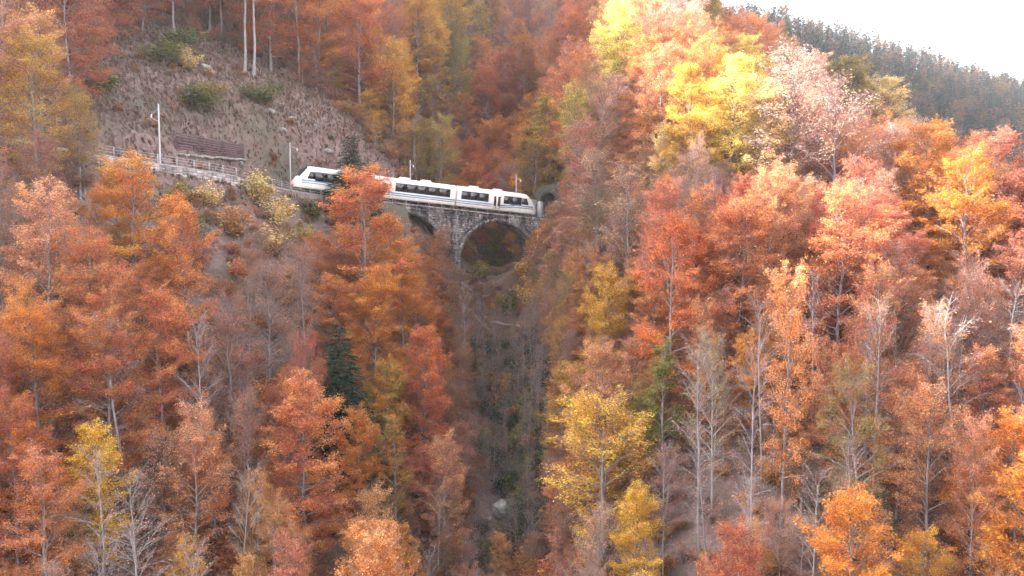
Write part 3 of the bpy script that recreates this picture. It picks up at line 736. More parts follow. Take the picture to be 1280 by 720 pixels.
def shrub(seed, H=3.0, Rc=1.8, stems=16, leaves=1500, size=0.2, dens=1.0):
    g = np.random.default_rng(seed); wood = MB(); C = []; K = []
    for i in range(stems):
        az = g.uniform(0, 6.283); sp = g.uniform(0.1, 1.0) * Rc; h = H * g.uniform(0.55, 1.05) * (1 - 0.35 * sp / Rc); s = np.linspace(0, 1, 5)
        pts = np.stack([np.cos(az) * sp * s ** 1.2 + g.normal(0, .05, 5), np.sin(az) * sp * s ** 1.2 + g.normal(0, .05, 5), h * s], 1); pts[0, 2] = -0.2
        wood.tube(pts, np.linspace(0.04, 0.012, 5), 4); kk = g.random()
        for t in range(6):
            u = g.uniform(0.3, 0.95); p = np.array([np.interp(u, s, pts[:, q]) for q in range(3)]); a2 = g.uniform(0, 6.283); d = np.array([math.cos(a2), math.sin(a2), g.uniform(0.2, 1.1)]) * g.uniform(0.3, 0.8) * H * 0.28
            wood.tube([p, p + d], [0.016, 0.007], 3); n = g.poisson(leaves / stems / 6 * (0.4 + 1.2 * kk))
            if n: C.append(p + d * g.uniform(0.2, 1.1, n)[:, None] + g.normal(0, 0.07 * H * 0.5 + .05, (n, 3))); K.append(np.full(n, g.random()))
    wv, wq, _ = wood.arrays(); C = np.concatenate(C) if C else np.zeros((0, 3)); V, Q = leaf_quads(C, g, size, 0.8)
    return wv, wq, V, Q, g.random(len(C)), (np.concatenate(K) if K else np.zeros(0))
KIT = {}
def kit(name, data, H, Rc, cb):
    wv, wq, lv, lq, lr, kk = data
    KIT[name] = dict(trunk=mesh_np('trunk', wv, wq, None, BARK, True), crown=mesh_np('crown', lv, lq, None, LEAF, attrs={'leaf_random': lr, 'clump_random': kk}) if len(lv) else None, H=H, R=Rc, cb=cb, raw=data)
for i in range(8): kit('full%d' % i, broadleaf(100 + i, 20, 5.0 - 0.15 * (i % 3), 0.12, 52, 40000, 0.205, rise=(14, 66), gap=0.14, twigs=1.7, lean=0.02 * (i % 3 - 1)), 20, 5.0, 0.12)
for i in range(5): kit('mid%d' % i, broadleaf(200 + i, 21, 4.7, 0.16, 46, 20000, 0.205, 'open', (20, 68), gap=0.15, twigs=1.9, lean=0.025 * (i % 3 - 1)), 21, 4.7, 0.16)
for i in range(4): kit('thin%d' % i, broadleaf(300 + i, 20, 4.5, 0.22, 42, 8000, 0.19, 'open', (34, 72), twigs=2.6, twig_r=0.022), 20, 4.5, 0.22)
for i in range(4): kit('bare%d' % i, broadleaf(400 + i, 19, 2.7, 0.30, 26, 500, 0.2, 'open', (25, 70), twigs=3.2, twig_r=0.013, trunk_r=0.0066, limb_k=0.27, lean=0.03 * (i - 1.5)), 19, 2.7, 0.3)
for i in range(3): kit('slender%d' % i, broadleaf(500 + i, 20, 2.9, 0.18, 40, 15000, 0.20, 'slender', (25, 68)), 20, 2.9, 0.18)
for i in range(4): kit('lush%d' % i, broadleaf(600 + i, 19, 4.4, 0.10, 52, 34000, 0.22, 'round', (10, 70), gap=0.08), 19, 4.4, 0.10)
for i in range(3): kit('high%d' % i, broadleaf(650 + i, 24, 4.4, 0.50, 28, 17000, 0.205, 'beech', (8, 62), trunk_r=0.010), 24, 4.4, 0.50)
for i in range(2): kit('conifer%d' % i, conifer(700 + i, 20, 3.6, 0.04, 36, 8, 0.75, 15), 20, 3.6, 0.04)
for i in range(3): kit('shrub%d' % i, shrub(800 + i), 3.0, 1.8, 0.1)
for i in range(2): kit('twigshrub%d' % i, shrub(820 + i, 3.0, 1.7, 18, 330, 0.16), 3.0, 1.7, 0.1)

# ------------------------------------------------------------------ leaf colours
COLS = {  # name: (tint_a, tint_b, bark shade)
 'rust': ((0.42, 0.13, 0.085), (0.58, 0.27, 0.08)), 'brick': ((0.34, 0.095, 0.07), (0.46, 0.17, 0.10)), 'orange': ((0.56, 0.19, 0.05), (0.62, 0.29, 0.06)),
 'salmon': ((0.50, 0.21, 0.145), (0.58, 0.31, 0.15)), 'red': ((0.50, 0.155, 0.095), (0.60, 0.27, 0.10)), 'pink': ((0.60, 0.33, 0.29), (0.66, 0.42, 0.33)),
 'gold': ((0.55, 0.27, 0.045), (0.58, 0.36, 0.07)), 'yellow': ((0.66, 0.45, 0.07), (0.58, 0.30, 0.07)), 'lemon': ((0.74, 0.62, 0.17), (0.70, 0.50, 0.15)), 'pale': ((0.68, 0.52, 0.24), (0.62, 0.42, 0.18)),
 'peach': ((0.62, 0.33, 0.16), (0.56, 0.24, 0.12)), 'ochre': ((0.42, 0.24, 0.09), (0.46, 0.20, 0.08)), 'olive': ((0.22, 0.195, 0.06), (0.40, 0.28, 0.06)), 'green': ((0.09, 0.11, 0.035), (0.20, 0.19, 0.05)),
 'mauve': ((0.34, 0.20, 0.17), (0.46, 0.22, 0.14)), 'brown': ((0.26, 0.125, 0.075), (0.34, 0.16, 0.07)), 'dark': ((0.030, 0.062, 0.042), (0.048, 0.085, 0.048)), 'shade_dark': ((0.014, 0.027, 0.025), (0.022, 0.040, 0.030))}
WORD = {'rust': 'rust brown', 'brick': 'brick red', 'orange': 'bright orange', 'salmon': 'salmon pink', 'red': 'coral red', 'pink': 'pale pink', 'gold': 'golden', 'yellow': 'yellow', 'lemon': 'lemon yellow', 'pale': 'pale cream yellow', 'peach': 'peach coloured', 'ochre': 'ochre', 'olive': 'olive', 'green': 'green', 'mauve': 'dusky mauve', 'brown': 'dull brown', 'dark': 'dark green', 'shade_dark': 'dark'}
FORM = {'rust': ('full', 'full', 'mid'), 'brick': ('full', 'mid'), 'orange': ('full', 'full', 'mid'), 'salmon': ('mid', 'full', 'mid', 'thin'), 'red': ('full', 'mid', 'full'), 'pink': ('thin', 'mid'), 'gold': ('full', 'lush', 'slender'), 'yellow': ('lush',), 'lemon': ('lush',), 'pale': ('lush', 'mid'), 'peach': ('mid', 'mid', 'full'), 'ochre': ('mid', 'slender'), 'olive': ('lush', 'mid'), 'green': ('lush',), 'mauve': ('thin', 'thin', 'mid', 'bare'), 'brown': ('mid', 'thin'), 'dark': ('conifer',)}
ANCH = """20,30,salmon;60,20,rust;110,25,brick;180,20,brick;240,15,brick;340,10,rust;40,100,peach;20,150,gold;90,120,ochre;60,190,gold;20,230,brown;60,260,mauve;30,300,mauve;110,270,orange;160,230,rust;160,280,orange;200,320,rust;60,330,salmon;110,345,rust;280,300,ochre;330,320,mauve;300,350,mauve;400,290,olive;460,250,red;440,300,red;500,320,orange;420,340,rust;400,60,orange;450,30,orange;460,90,orange;420,130,gold;490,130,gold;510,60,salmon;545,45,gold;540,130,olive;520,180,olive;580,60,olive;580,150,rust;575,195,rust;610,80,rust;650,90,rust;660,150,orange;640,20,salmon;690,30,mauve;680,60,brick;720,30,brick;770,30,lemon;775,90,pale;780,130,pink;690,150,rust;715,180,olive;750,180,salmon;850,30,pink;880,20,olive;910,30,brick;860,90,salmon;900,70,rust;840,130,rust;950,60,salmon;970,40,brick;1000,70,ochre;1060,100,olive;1110,125,pale;920,110,lemon;900,140,yellow;960,130,pale;1000,130,pink;1040,150,pink;1090,170,salmon;1170,170,orange;1240,190,rust;1100,190,salmon;1140,200,pink;1180,220,red;1210,230,orange;830,175,pale;760,200,rust;750,250,mauve;790,260,brown;820,230,salmon;880,250,mauve;960,200,pink;1000,230,salmon;1060,240,salmon;860,310,red;930,290,red;1000,300,salmon;1060,310,red;1100,270,salmon;1150,300,rust;1150,340,salmon;1250,260,salmon;1250,310,red;690,330,gold;700,345,olive;760,350,gold;710,300,mauve;740,300,brown;660,370,olive;755,390,gold;740,430,orange;700,490,gold;690,520,olive;760,480,salmon;760,450,mauve;760,560,yellow;780,630,yellow;810,690,yellow;700,640,brown;720,700,mauve;830,400,red;820,450,salmon;870,380,rust;850,450,salmon;900,440,peach;910,400,red;985,380,peach;985,430,peach;940,360,salmon;1050,400,rust;1030,360,red;1100,420,ochre;1090,380,salmon;1180,400,mauve;1150,440,salmon;1240,420,mauve;1270,360,salmon;830,520,olive;880,500,brown;880,540,red;900,600,rust;940,560,red;960,500,orange;1000,540,orange;980,570,gold;1060,560,olive;1040,520,rust;1110,520,red;1160,530,peach;1220,560,mauve;1250,500,rust;1100,650,salmon;1050,640,red;1200,650,salmon;1150,600,rust;1000,690,salmon;900,690,red;860,640,mauve;950,640,salmon;1130,710,orange;1260,640,orange;1230,700,salmon;60,440,orange;30,480,rust;30,400,brown;130,420,red;190,390,red;190,510,orange;150,470,rust;120,560,gold;100,600,gold;40,650,rust;50,560,red;20,600,brown;140,640,mauve;160,690,mauve;220,600,salmon;200,650,orange;260,540,salmon;240,470,brown;280,450,mauve;300,400,mauve;350,380,mauve;320,500,salmon;350,460,rust;380,520,red;360,600,red;340,650,red;440,530,orange;450,620,orange;470,680,peach;500,550,olive;500,450,orange;530,410,orange;470,370,orange;550,440,rust;560,500,ochre;550,590,salmon;550,680,mauve;300,690,ochre;230,690,ochre;270,640,red;400,690,salmon;420,640,red"""
ANCH = [(float(a), float(b), c) for a, b, c in (q.split(',') for q in ANCH.strip().split(';'))]
AXY = np.array([(a, b) for a, b, c in ANCH])
def colour_at(px, py, g):
    d = np.hypot(AXY[:, 0] - px, AXY[:, 1] - py) * g.uniform(0.75, 1.25, len(AXY)); return ANCH[int(np.argmin(d))][2]
def jit(c, g, a=0.12):
    v = 1 + g.normal(0, a); h = g.normal(0, a * 0.35)
    return [max(0.01, c[0] * v), max(0.01, c[1] * v * (1 + h)), max(0.01, c[2] * v * (1 - h * 0.5))]
BARKC = {'pale': (0.215, 0.195, 0.195), 'grey': (0.17, 0.148, 0.148), 'brown': (0.16, 0.12, 0.11)}

MIXB = {'rust': ('orange', 'salmon', 'red'), 'brick': ('rust', 'salmon', 'orange'), 'orange': ('gold', 'rust', 'red'), 'salmon': ('orange', 'peach', 'rust', 'red'), 'red': ('orange', 'salmon', 'rust'), 'mauve': ('rust', 'salmon', 'red'), 'gold': ('orange', 'olive', 'yellow'), 'peach': ('orange', 'salmon'), 'ochre': ('gold', 'rust'), 'olive': ('gold', 'ochre'), 'brown': ('rust', 'olive')}
# ------------------------------------------------------------------ where trees stand
TREES = []      # dicts: kit, x, y, z, H, w, rz, ta, tb, bark, name, label, cat, colour, cx, cy
tg = np.random.default_rng(21)
def warm(n, ab):
    if n in ('lemon', 'yellow', 'pale', 'olive', 'green', 'dark', 'gold'): return ab
    return tuple((c[0] * 1.02, c[1] * 0.99, c[2] * 0.92) for c in ab)
def add_tree(k, x, y, H, w, colour, label=None, name='beech_tree', cat='tree', bark='grey', hand=False, z=None, tilt=0.0):
    K = KIT[k]; s = H / K['H']; z = g1(x, y) - 0.3 if z is None else z; rr = K['R'] * s * w
    zc = z + H * (K['cb'] + 1) / 2; cx, cy_ = project(x, y, zc); t = y * CP - zc * SP
    a, b = warm(colour, COLS[colour]); tb = bark if bark in BARKC else 'grey'
    TREES.append(dict(kit=k, x=x, y=y, z=z, H=H, w=w, rz=tg.uniform(0, 6.28), ta=jit(a, tg), tb=jit(warm('x', COLS[MIXB[colour][tg.integers(len(MIXB[colour]))]])[tg.integers(2)] if colour in MIXB and tg.random() < 0.6 else b, tg), bk=jit(BARKC[tb], tg, 0.1), name=name, label=label, cat=cat, colour=colour, cx=cx, cy=cy_, d=t,
                      rx=rr * F_PX / t, ry=H * (1 - K['cb']) / 2 * F_PX / t, hand=hand, tilt=tilt))
def place_top(k, px, pytop, H, w, colour, label, **kw):
    if pytop > 330 and not k.startswith(('bare', 'lush', 'conifer')): w *= 0.92
    a, b = ray(px, pytop); d = np.arange(42, 330, 0.5); top = ground(a * d, d) + H
    i = int(np.argmax(top >= b * d)); dd = d[i]; add_tree(k, a * dd, dd, H, w, colour, label, hand=True, **kw)
def place_depth(k, px, pytop, d, w, colour, label, **kw):
    a, b = ray(px, pytop); add_tree(k, a * d, d, float(np.clip(b * d - g1(a * d, d) + 0.3, 8, 25)), w, colour, label, hand=True, **kw)
def place_base(k, px, pybase, H, w, colour, label, **kw):
    p = hit(px, pybase); add_tree(k, p.x, p.y, H, w, colour, label, hand=True, **kw)
HAND = [
 ('full0', 160, 203, 15, 1.05, 'orange', 'broad bright orange beech standing just under the pale retaining wall'),
 ('mid0', 38, 62, 17, 1.1, 'gold', 'thin golden tree with dark limbs at the left edge above the track wall'),
 ('mid1', 95, 118, 12, 0.9, 'ochre', 'sparse ochre tree at the left end of the bare slope'),
 ('lush1', 455, 220, 22, 1.05, 'red', 'tall coral red beech hiding the middle of the train'),
 ('full2', 505, 318, 17, 0.85, 'orange', 'vivid orange beech below the left arch of the viaduct'),
 ('full3', 470, 352, 17, 0.9, 'orange', 'deep orange beech under the tall coral red one'),
 ('full4', 528, 420, 17, 0.85, 'orange', 'fiery orange beech on the left lip of the ravine'),
 ('full5', 380, 486, 17, 1.05, 'red', 'big coral red beech low in the left woods'),
 ('mid2', 555, 560, 14, 0.9, 'salmon', 'dusty salmon beech at the foot of the ravine left bank'),
 ('slender0', 492, 520, 15, 1.0, 'olive', 'olive yellow slender tree between the coral and the salmon beeches'),
 ('conifer0', 438, 170, 14, 2.1, 'dark', 'small dark spruce standing against the train behind the coral beech'),
 ('conifer1', 424, 404, 15, 1.7, 'dark', 'dark green spruce alone among the orange woods left of the ravine'),
 ('full0', 655, 52, 25, 0.95, 'rust', 'large layered rust orange beech above the rear railcar'),
 ('full2', 610, 90, 22, 0.8, 'rust', 'narrow rust beech left of the large layered one above the train'),
 ('full4', 578, 120, 17, 0.8, 'rust', 'dark rust beech in the gully above the middle railcar'),
 ('slender1', 541, 96, 18, 1.1, 'olive', 'olive column shaped tree at the edge of the bare slope'),
 ('slender2', 520, 150, 13, 1.1, 'olive', 'small olive tree just behind the catenary pole and the train'),
 ('lush1', 545, 32, 20, 0.8, 'gold', 'golden topped tree high over the olive column'),
 ('lush2', 771, 10, 21, 0.95, 'lemon', 'tall lemon yellow tree lit by the sun above the tunnel'),
 ('mid3', 776, 104, 13, 1.1, 'pink', 'pale pink sunlit tree under the tall lemon yellow one'),
 ('lush0', 916, 84, 17, 0.95, 'lemon', 'sunlit lemon yellow tree on the crest of the right spur', 101),
 ('lush1', 962, 112, 15, 1.0, 'pale', 'sunlit cream yellow tree beside the lemon one on the crest', 98),
 ('thin0', 990, 84, 17, 1.15, 'pink', 'pale pink twiggy tree glowing on the crest of the spur', 97),
 ('thin1', 1040, 118, 16, 1.15, 'pink', 'second pale twiggy tree right of the glowing pink one', 95),
 ('lush2', 832, 160, 12, 0.9, 'pale', 'small cream tree left of the sunlit lemon one on the spur'),
 ('lush0', 1112, 105, 13, 1.15, 'pale', 'round pale yellow tree before the dark far ridge', 200),
 ('lush1', 1064, 76, 16, 1.25, 'olive', 'round olive tree left of the round pale yellow one', 205),
 ('lush2', 1020, 72, 14, 1.1, 'ochre', 'muted ochre round tree under the hillside skyline'),
 ('full0', 1165, 166, 14, 1.0, 'orange', 'orange beech on the spur crest below the far ridge', 92),
 ('full1', 1246, 182, 14, 1.0, 'rust', 'rust beech on the spur crest at the right edge', 88),
 ('full2', 1212, 204, 14, 0.9, 'orange', 'glowing orange beech just under the crest near the right edge', 83),
 ('full3', 926, 262, 17, 0.95, 'red', 'coral beech in the middle of the right spur'),
 ('mid0', 985, 362, 20, 0.62, 'peach', 'tall narrow peach birch with a white trunk on the right slope'),
 ('mid1', 756, 505, 17, 1.35, 'yellow', 'bright yellow tree on the right bank of the ravine'),
 ('lush3', 800, 622, 12, 0.85, 'yellow', 'small bright yellow tree below the larger yellow one'),
 ('full4', 748, 440, 17, 0.9, 'salmon', 'salmon beech right above the bright yellow tree'),
 ('slender0', 703, 452, 13, 1.15, 'gold', 'golden orange slender tree at the right lip of the ravine'),
 ('lush2', 756, 340, 15, 0.8, 'gold', 'golden bushy tree on the spur right of the arch'),
 ('slender1', 690, 312, 10, 1.2, 'olive', 'olive gold small tree against the right end of the viaduct'),
 ('mid1', 1165, 498, 15, 0.9, 'peach', 'peach tree low on the right slope'),
 ('slender2', 832, 425, 15, 1.0, 'green', 'slim greenish tree just right of the bright yellow one'),
 ('thin2', 745, 195, 17, 1.0, 'mauve', 'dusky half bare tree right of the tunnel mouth'),
 ('thin3', 788, 215, 16, 1.1, 'mauve', 'second dusky half bare tree right of the tunnel mouth'),
 ('thin0', 745, 238, 13, 1.0, 'brown', 'brown half bare tree directly beside the tunnel mouth'),
 ('mid2', 722, 318, 8, 0.9, 'brown', 'brown low tree on the steep bank right of the arch'),
 ('mid3', 738, 270, 10, 0.8, 'rust', 'rust coloured slim beech right below the tunnel mouth'),
 ('mid4', 710, 352, 10, 0.9, 'olive', 'olive low tree on the steep right bank of the ravine'),
 ('full6', 735, 320, 12, 0.85, 'brown', 'dull brown beech between the tunnel and the golden bushy tree'),
 ('mid1', 702, 400, 9, 0.9, 'ochre', 'ochre low tree above the golden orange one at the ravine lip'),
 ('full7', 14, 520, 13, 1.0, 'rust', 'rust beech at the left edge near the bottom corner'),
 ('mid3', 48, 590, 13, 1.0, 'salmon', 'airy salmon beech in the bottom left corner'),
 ('full5', 200, 372, 15, 0.95, 'red', 'coral beech under the orange one left of centre'),
 ('full0', 130, 405, 16, 0.95, 'red', 'coral orange beech beside the white bare tree on the left'),
 ('full2', 45, 395, 15, 1.0, 'orange', 'burnt orange beech at the left edge halfway down'),
 ('thin1', 285, 380, 14, 1.1, 'mauve', 'grey mauve half bare tree below the pale bushes'),
 ('thin2', 335, 335, 14, 1.1, 'mauve', 'lilac grey half bare tree under the front railcar'),
 ('lush2', 445, 520, 13, 0.8, 'orange', 'small glowing orange tree right of the big coral beech'),
 ('lush0', 120, 545, 12, 0.9, 'gold', 'gold tinted low tree in the bottom left woods'),
]
for h in HAND: (place_depth if len(h) > 7 else place_top)(h[0], h[1], h[2], h[7] if len(h) > 7 else h[3], h[4], h[5], h[6], name='spruce_tree' if 'conifer' in h[0] else ('broadleaf_tree' if 'lush' in h[0] and 'beech' not in h[6] else 'beech_tree'), bark='brown' if 'conifer' in h[0] else 'grey')
BARE = [('bare0', 147, 405, 16, 1.3, 'white bare tree with forked limbs left of the coral beeches'), ('bare1', 125, 570, 14, 1.1, 'white leafless tree with many branches at the bottom left'), ('bare2', 245, 405, 17, 0.7, 'leaning grey trunk with few twigs left of the big coral beech'),
        ('bare3', 879, 440, 18, 0.9, 'thin white birch trunk with bare side branches right of the yellow tree'), ('bare0', 1015, 590, 13, 1.0, 'crooked white bare tree at the bottom under the peach birch'), ('bare1', 942, 445, 18, 0.7, 'slim grey bare trunk left of the peach birch'),
        ('bare2', 1098, 392, 18, 0.95, 'tall grey bare tree high on the right slope'), ('bare3', 1205, 400, 18, 1.2, 'grey bare tree with upright limbs near the right edge'), ('bare1', 830, 560, 13, 0.8, 'bare white sapling beside the bright yellow trees'), ('bare2', 160, 600, 13, 1.2, 'second white leafless tree right of the branchy one at bottom left'),
        ('bare0', 545, 610, 13, 0.6, 'thin bare trunk standing at the ravine foot on the left'), ('bare3', 1070, 560, 14, 0.9, 'pale bare tree leaning in the lower right woods'), ('bare0', 1255, 360, 16, 1.2, 'grey bare tree at the right edge below the crest'), ('bare2', 60, 250, 13, 1.4, 'grey leafless tree under the left end of the wall')]
for k, px, py, H, w, lab in BARE: place_top(k, px, py, H, w, 'mauve', lab, bark='pale', name='bare_tree')
place_base('bare1', 581, 515, 17, 0.55, 'mauve', 'tall dead grey trunk in front of the left pier of the viaduct', bark='pale', name='bare_tree')
for i, (px, pb, H, lab) in enumerate([(263, 46, 24, 'left one of two bare stemmed beeches over the dark bushes'), (276, 52, 24, 'right one of two bare stemmed beeches over the dark bushes'), (306, 92, 26, 'pale thick stemmed beech on the rim of the bare slope'), (317, 97, 26, 'darker stemmed beech right beside the pale thick stemmed one'), (218, 42, 22, 'bare stemmed beech furthest left over the dark bushes'), (375, 106, 23, 'tall stemmed beech on the right rim of the bare slope'), (345, 74, 24, 'tall stemmed beech set back behind the pale stemmed pair')]):
    place_base('high%d' % (i % 3), px, pb, H, 0.9, 'rust' if i % 2 else 'orange', lab, bark='pale')
for k, px, pb, H, w, c, lab in [('full5', 400, 112, 21, 1.0, 'orange', 'wide orange beech on the upper edge of the bare slope'), ('full3', 452, 146, 22, 1.0, 'orange', 'wide orange beech right of its twin above the bare slope'), ('full0', 415, 122, 9, 1.1, 'gold', 'low golden beech skirting the orange pair on the slope rim'), ('full1', 492, 186, 20, 0.9, 'gold', 'golden orange beech leaning over the end of the bare slope')]:
    place_base(k, px, pb, H, w, c, lab)
for px, pb, H, k in [(596, 470, 11, 0), (603, 528, 10, 1), (590, 590, 10, 2), (611, 640, 9, 3), (668, 462, 10, 1), (674, 530, 10, 2), (681, 612, 10, 0), (602, 418, 10, 3), (655, 570, 8, 1), (622, 500, 9, 2), (586, 660, 9, 0), (690, 690, 9, 3), (640, 470, 8, 0), (600, 700, 8, 1)]:
    place_base('bare%d' % k, px, pb, H, 0.6, 'mauve', None, bark='grey', name='bare_tree')
n_hand = len(TREES)
# the rest of the woods: scattered over the ground
def poly_in(px, py, poly):
    c = False; j = len(poly) - 1
    for i in range(len(poly)):
        xi, yi = poly[i]; xj, yj = poly[j]
        if (yi > py) != (yj > py) and px < (xj - xi) * (py - yi) / (yj - yi) + xi: c = not c
        j = i
    return c
CLEAR = [([(100, 215), (85, 170), (120, 62), (190, 36), (300, 62), (335, 92), (395, 120), (440, 150), (505, 222), (500, 262), (370, 246), (270, 224)], 1e9),
         ([(100, 170), (270, 195), (430, 210), (700, 212), (700, 290), (662, 335), (545, 335), (520, 280), (480, 268), (360, 260), (270, 240), (100, 215)], 139.5),
         ([(560, 330), (680, 330), (692, 470), (690, 720), (592, 720), (590, 520), (565, 400)], 141),
         ([(260, 210), (345, 205), (400, 250), (390, 300), (330, 330), (250, 280)], 112)]
def blocked(px, py, rx, ry, d):
    for poly, lim in CLEAR:
        if d < lim:
            for a in (-0.75, -0.35, 0, 0.35, 0.75):
                for b in (-0.8, -0.4, 0, 0.4, 0.75):
                    if a * a + b * b < 0.8 and poly_in(px + a * rx, py + b * ry, poly): return True
    return False
HC = [(t['cx'], t['cy'], t['rx'], t['ry'], t['d']) for t in TREES if not t['kit'].startswith(('bare', 'high'))]
def veils(px, py, rx, ry, d):                     # would this tree stand right in front of one of the trees set by hand?
    for hx, hy, ha, hb, hd in HC:
        if d < hd - 1.5 and abs(px - hx) < rx + ha and abs(py - hy) < ry + hb:
            for a, b in ((0, 0), (-0.5, -0.1), (0.5, -0.1), (0, -0.6), (0, 0.35), (-.35, .3), (.35, .3)):
                if ((hx + a * ha - px) / rx) ** 2 + ((hy + b * hb - py) / ry) ** 2 < 0.72: return True
    return False
cell = {}; pts_ok = [(t['x'], t['y']) for t in TREES]
def near(x, y, r):
    ci, cj = int(x // 8), int(y // 8)
    for a in range(-1, 2):
        for b in range(-1, 2):
            for qx, qy in cell.get((ci + a, cj + b), ()):
                if (qx - x) ** 2 + (qy - y) ** 2 < r * r: return True
    return False
for q in pts_ok: cell.setdefault((int(q[0] // 8), int(q[1] // 8)), []).append(q)
for NC, R0, HM, HS in ((26000, 2.75, 18.0, 2.2), (16000, 2.3, 9.5, 1.6)):
  cxs = tg.uniform(-210, 260, NC); cys = 46 + (300 - 46) * tg.random(NC); m_ = np.abs(cxs) < 0.84 * cys + 6; cxs, cys = cxs[m_], cys[m_]
  czs = ground(cxs, cys); tdist, tss, _, _ = track_near(cxs, cys)
  for x, y, z, td, ss in zip(cxs, cys, czs, tdist, tss):
      if td < 5.5 and ss < S_VR + 10: continue
      r = R0 - 0.6 + 0.0150 * y
      if near(x, y, r): continue
      H = float(np.clip(tg.normal(HM, HS) - (3.0 if y < 70 and HM > 12 else 0), 6, 23)); px, py = project(x, y, z + H * 0.62); t = y * CP - z * SP
      if py < -140 or px < -110 or px > 1400 or py > 1000: continue
      rx, ry = (4.3 if y < 85 else 4.9) * H / 20 * F_PX / t, H * 0.38 * F_PX / t
      if blocked(px, py, rx, ry, y) or poly_in(*project(x, y, z), CLEAR[0][0]): continue
      if veils(px, py, rx, ry, t): continue
      c = colour_at(np.clip(px, 5, 1275), np.clip(py, 5, 715), tg); f = FORM[c][tg.integers(len(FORM[c]))]
      if c in ('pale', 'lemon') and tg.random() < 0.5: c = 'salmon'; f = 'mid'
      if py > 400 and (px > 790 or px < 330) and HM > 12 and tg.random() < 0.13: f = 'bare'
      if f == 'lush' and c in ('gold', 'yellow') and tg.random() < 0.3: f = 'full'
      ks = [k for k in KIT if k.rstrip('0123456789') == f]; k = ks[tg.integers(len(ks))]
      cell.setdefault((int(x // 8), int(y // 8)), []).append((x, y))
      add_tree(k, x, y, H, (tg.uniform(0.8, 1.08) if HM > 12 else tg.uniform(1.0, 1.4)) * (0.84 + 0.16 * float(np.clip((y - 70) / 50, 0, 1))), c, None, name={'bare': 'bare_tree', 'lush': 'broadleaf_tree', 'slender': 'broadleaf_tree', 'conifer': 'spruce_tree'}.get(f, 'beech_tree'), bark='pale' if f == 'bare' else ('grey' if tg.random() < 0.8 else 'pale'), z=float(z) - 0.3)
print('trees', len(TREES), 'hand', n_hand)

# which of them the camera sees, by painting crown outlines from far to near
PW, PH = 640, 360
idb = np.full((PH, PW), -1, np.int32); yy, xx = np.mgrid[0:PH, 0:PW]
hg = np.random.default_rng(3)
for i in sorted(range(len(TREES)), key=lambda i: -TREES[i]['d']):
    t = TREES[i]; x, y, a, b = t['cx'] / 2, t['cy'] / 2, t['rx'] / 2 * 0.85, t['ry'] / 2 * 0.92
    x0, x1, y0, y1 = max(0, int(x - a)), min(PW, int(x + a) + 2), max(0, int(y - b)), min(PH, int(y + b) + 2)
    if x0 >= x1 or y0 >= y1: continue
    f = t['kit'].rstrip('0123456789'); dens = {'bare': 0.12, 'thin': 0.45, 'mid': 0.75, 'high': 0.7}.get(f, 0.95)
    m = ((xx[y0:y1, x0:x1] - x) / max(a, .5)) ** 2 + ((yy[y0:y1, x0:x1] - y) / max(b, .5)) ** 2 < 1
    m &= hg.random(m.shape) < dens
    idb[y0:y1, x0:x1][m] = i
cnt = np.bincount(idb[idb >= 0], minlength=len(TREES))
for i, t in enumerate(TREES): t['vis'] = int(cnt[i])
N_IND = 285
cand = [i for i in range(n_hand, len(TREES)) if TREES[i]['vis'] >= 45 and TREES[i]['d'] < 260]
cand.sort(key=lambda i: -TREES[i]['vis'])
IND = list(range(n_hand)) + cand[:N_IND - n_hand]; IND_S = set(IND)
print('individual', len(IND), 'candidates', len(cand), 'smallest', TREES[IND[-1]]['vis'])

# ------------------------------------------------------------------ labels of the scattered trees
def column(cx):
    for lim, s in ((105, 'at the left edge'), (250, 'below the pale retaining wall'), (400, 'below the front railcar'), (610, 'left of the ravine'), (720, 'by the ravine'), (830, 'right of the ravine'), (940, 'below the lemon tree'), (1060, 'around the peach birch'), (1180, 'right of the peach birch')):
        if cx < lim: return s
    return 'at the right edge'
def zone(cx, cy_, d):
    if cy_ < 215 and cx < 520: return 'above the bare slope' if cx > 150 else 'beside the bare slope on the left'
    if cy_ < 60 and 520 <= cx < 900: return 'above the train'
    if cy_ < 215 and cx < 735: return 'in the gully behind the train'
    if d > 165: return 'on the hazy hillside under the sky'
    if cy_ < 180: return 'on the sunlit crest' if cx < 1080 else 'on the crest below the far ridge'
    row_ = 'level with the train' if cy_ < 300 else ('just under track level' if cy_ < 400 else ('halfway down' if cy_ < 520 else ('low down' if cy_ < 620 else 'at the bottom')))
    return row_ + ' ' + column(cx)
SHAPE = {'full': 'dense', 'mid': 'airy', 'thin': 'half bare', 'bare': 'leafless', 'slender': 'slender', 'lush': 'bushy', 'high': 'tall stemmed'}
KINDW = {'beech_tree': 'beech', 'bare_tree': 'tree', 'broadleaf_tree': 'tree', 'spruce_tree': 'spruce'}
buck = {}
for i in IND:
    t = TREES[i]
    if t['label']: continue
    f = t['kit'].rstrip('0123456789'); base = (SHAPE[f] + ' ' + ('grey' if f == 'bare' else WORD[t['colour']]) + ' ' + KINDW[t['name']]); buck.setdefault((base, zone(t['cx'], t['cy'], t['d'])), []).append(i)
ORD = ['leftmost', 'second from left', 'third from left', 'fourth from left', 'fifth from left', 'sixth from left', 'seventh from left']
for (base, zn), ii in buck.items():
    ii.sort(key=lambda i: TREES[i]['cx'])
    for k, i in enumerate(ii):
        n = len(ii); o = '' if n == 1 else (('left one' if k == 0 else 'right one') if n == 2 else ('rightmost' if k == n - 1 else ORD[min(k, 6)]))
        TREES[i]['label'] = base + ' ' + zn + (', ' + o if o else '')
def group_of(t): return 'autumn trees on the mountainside'
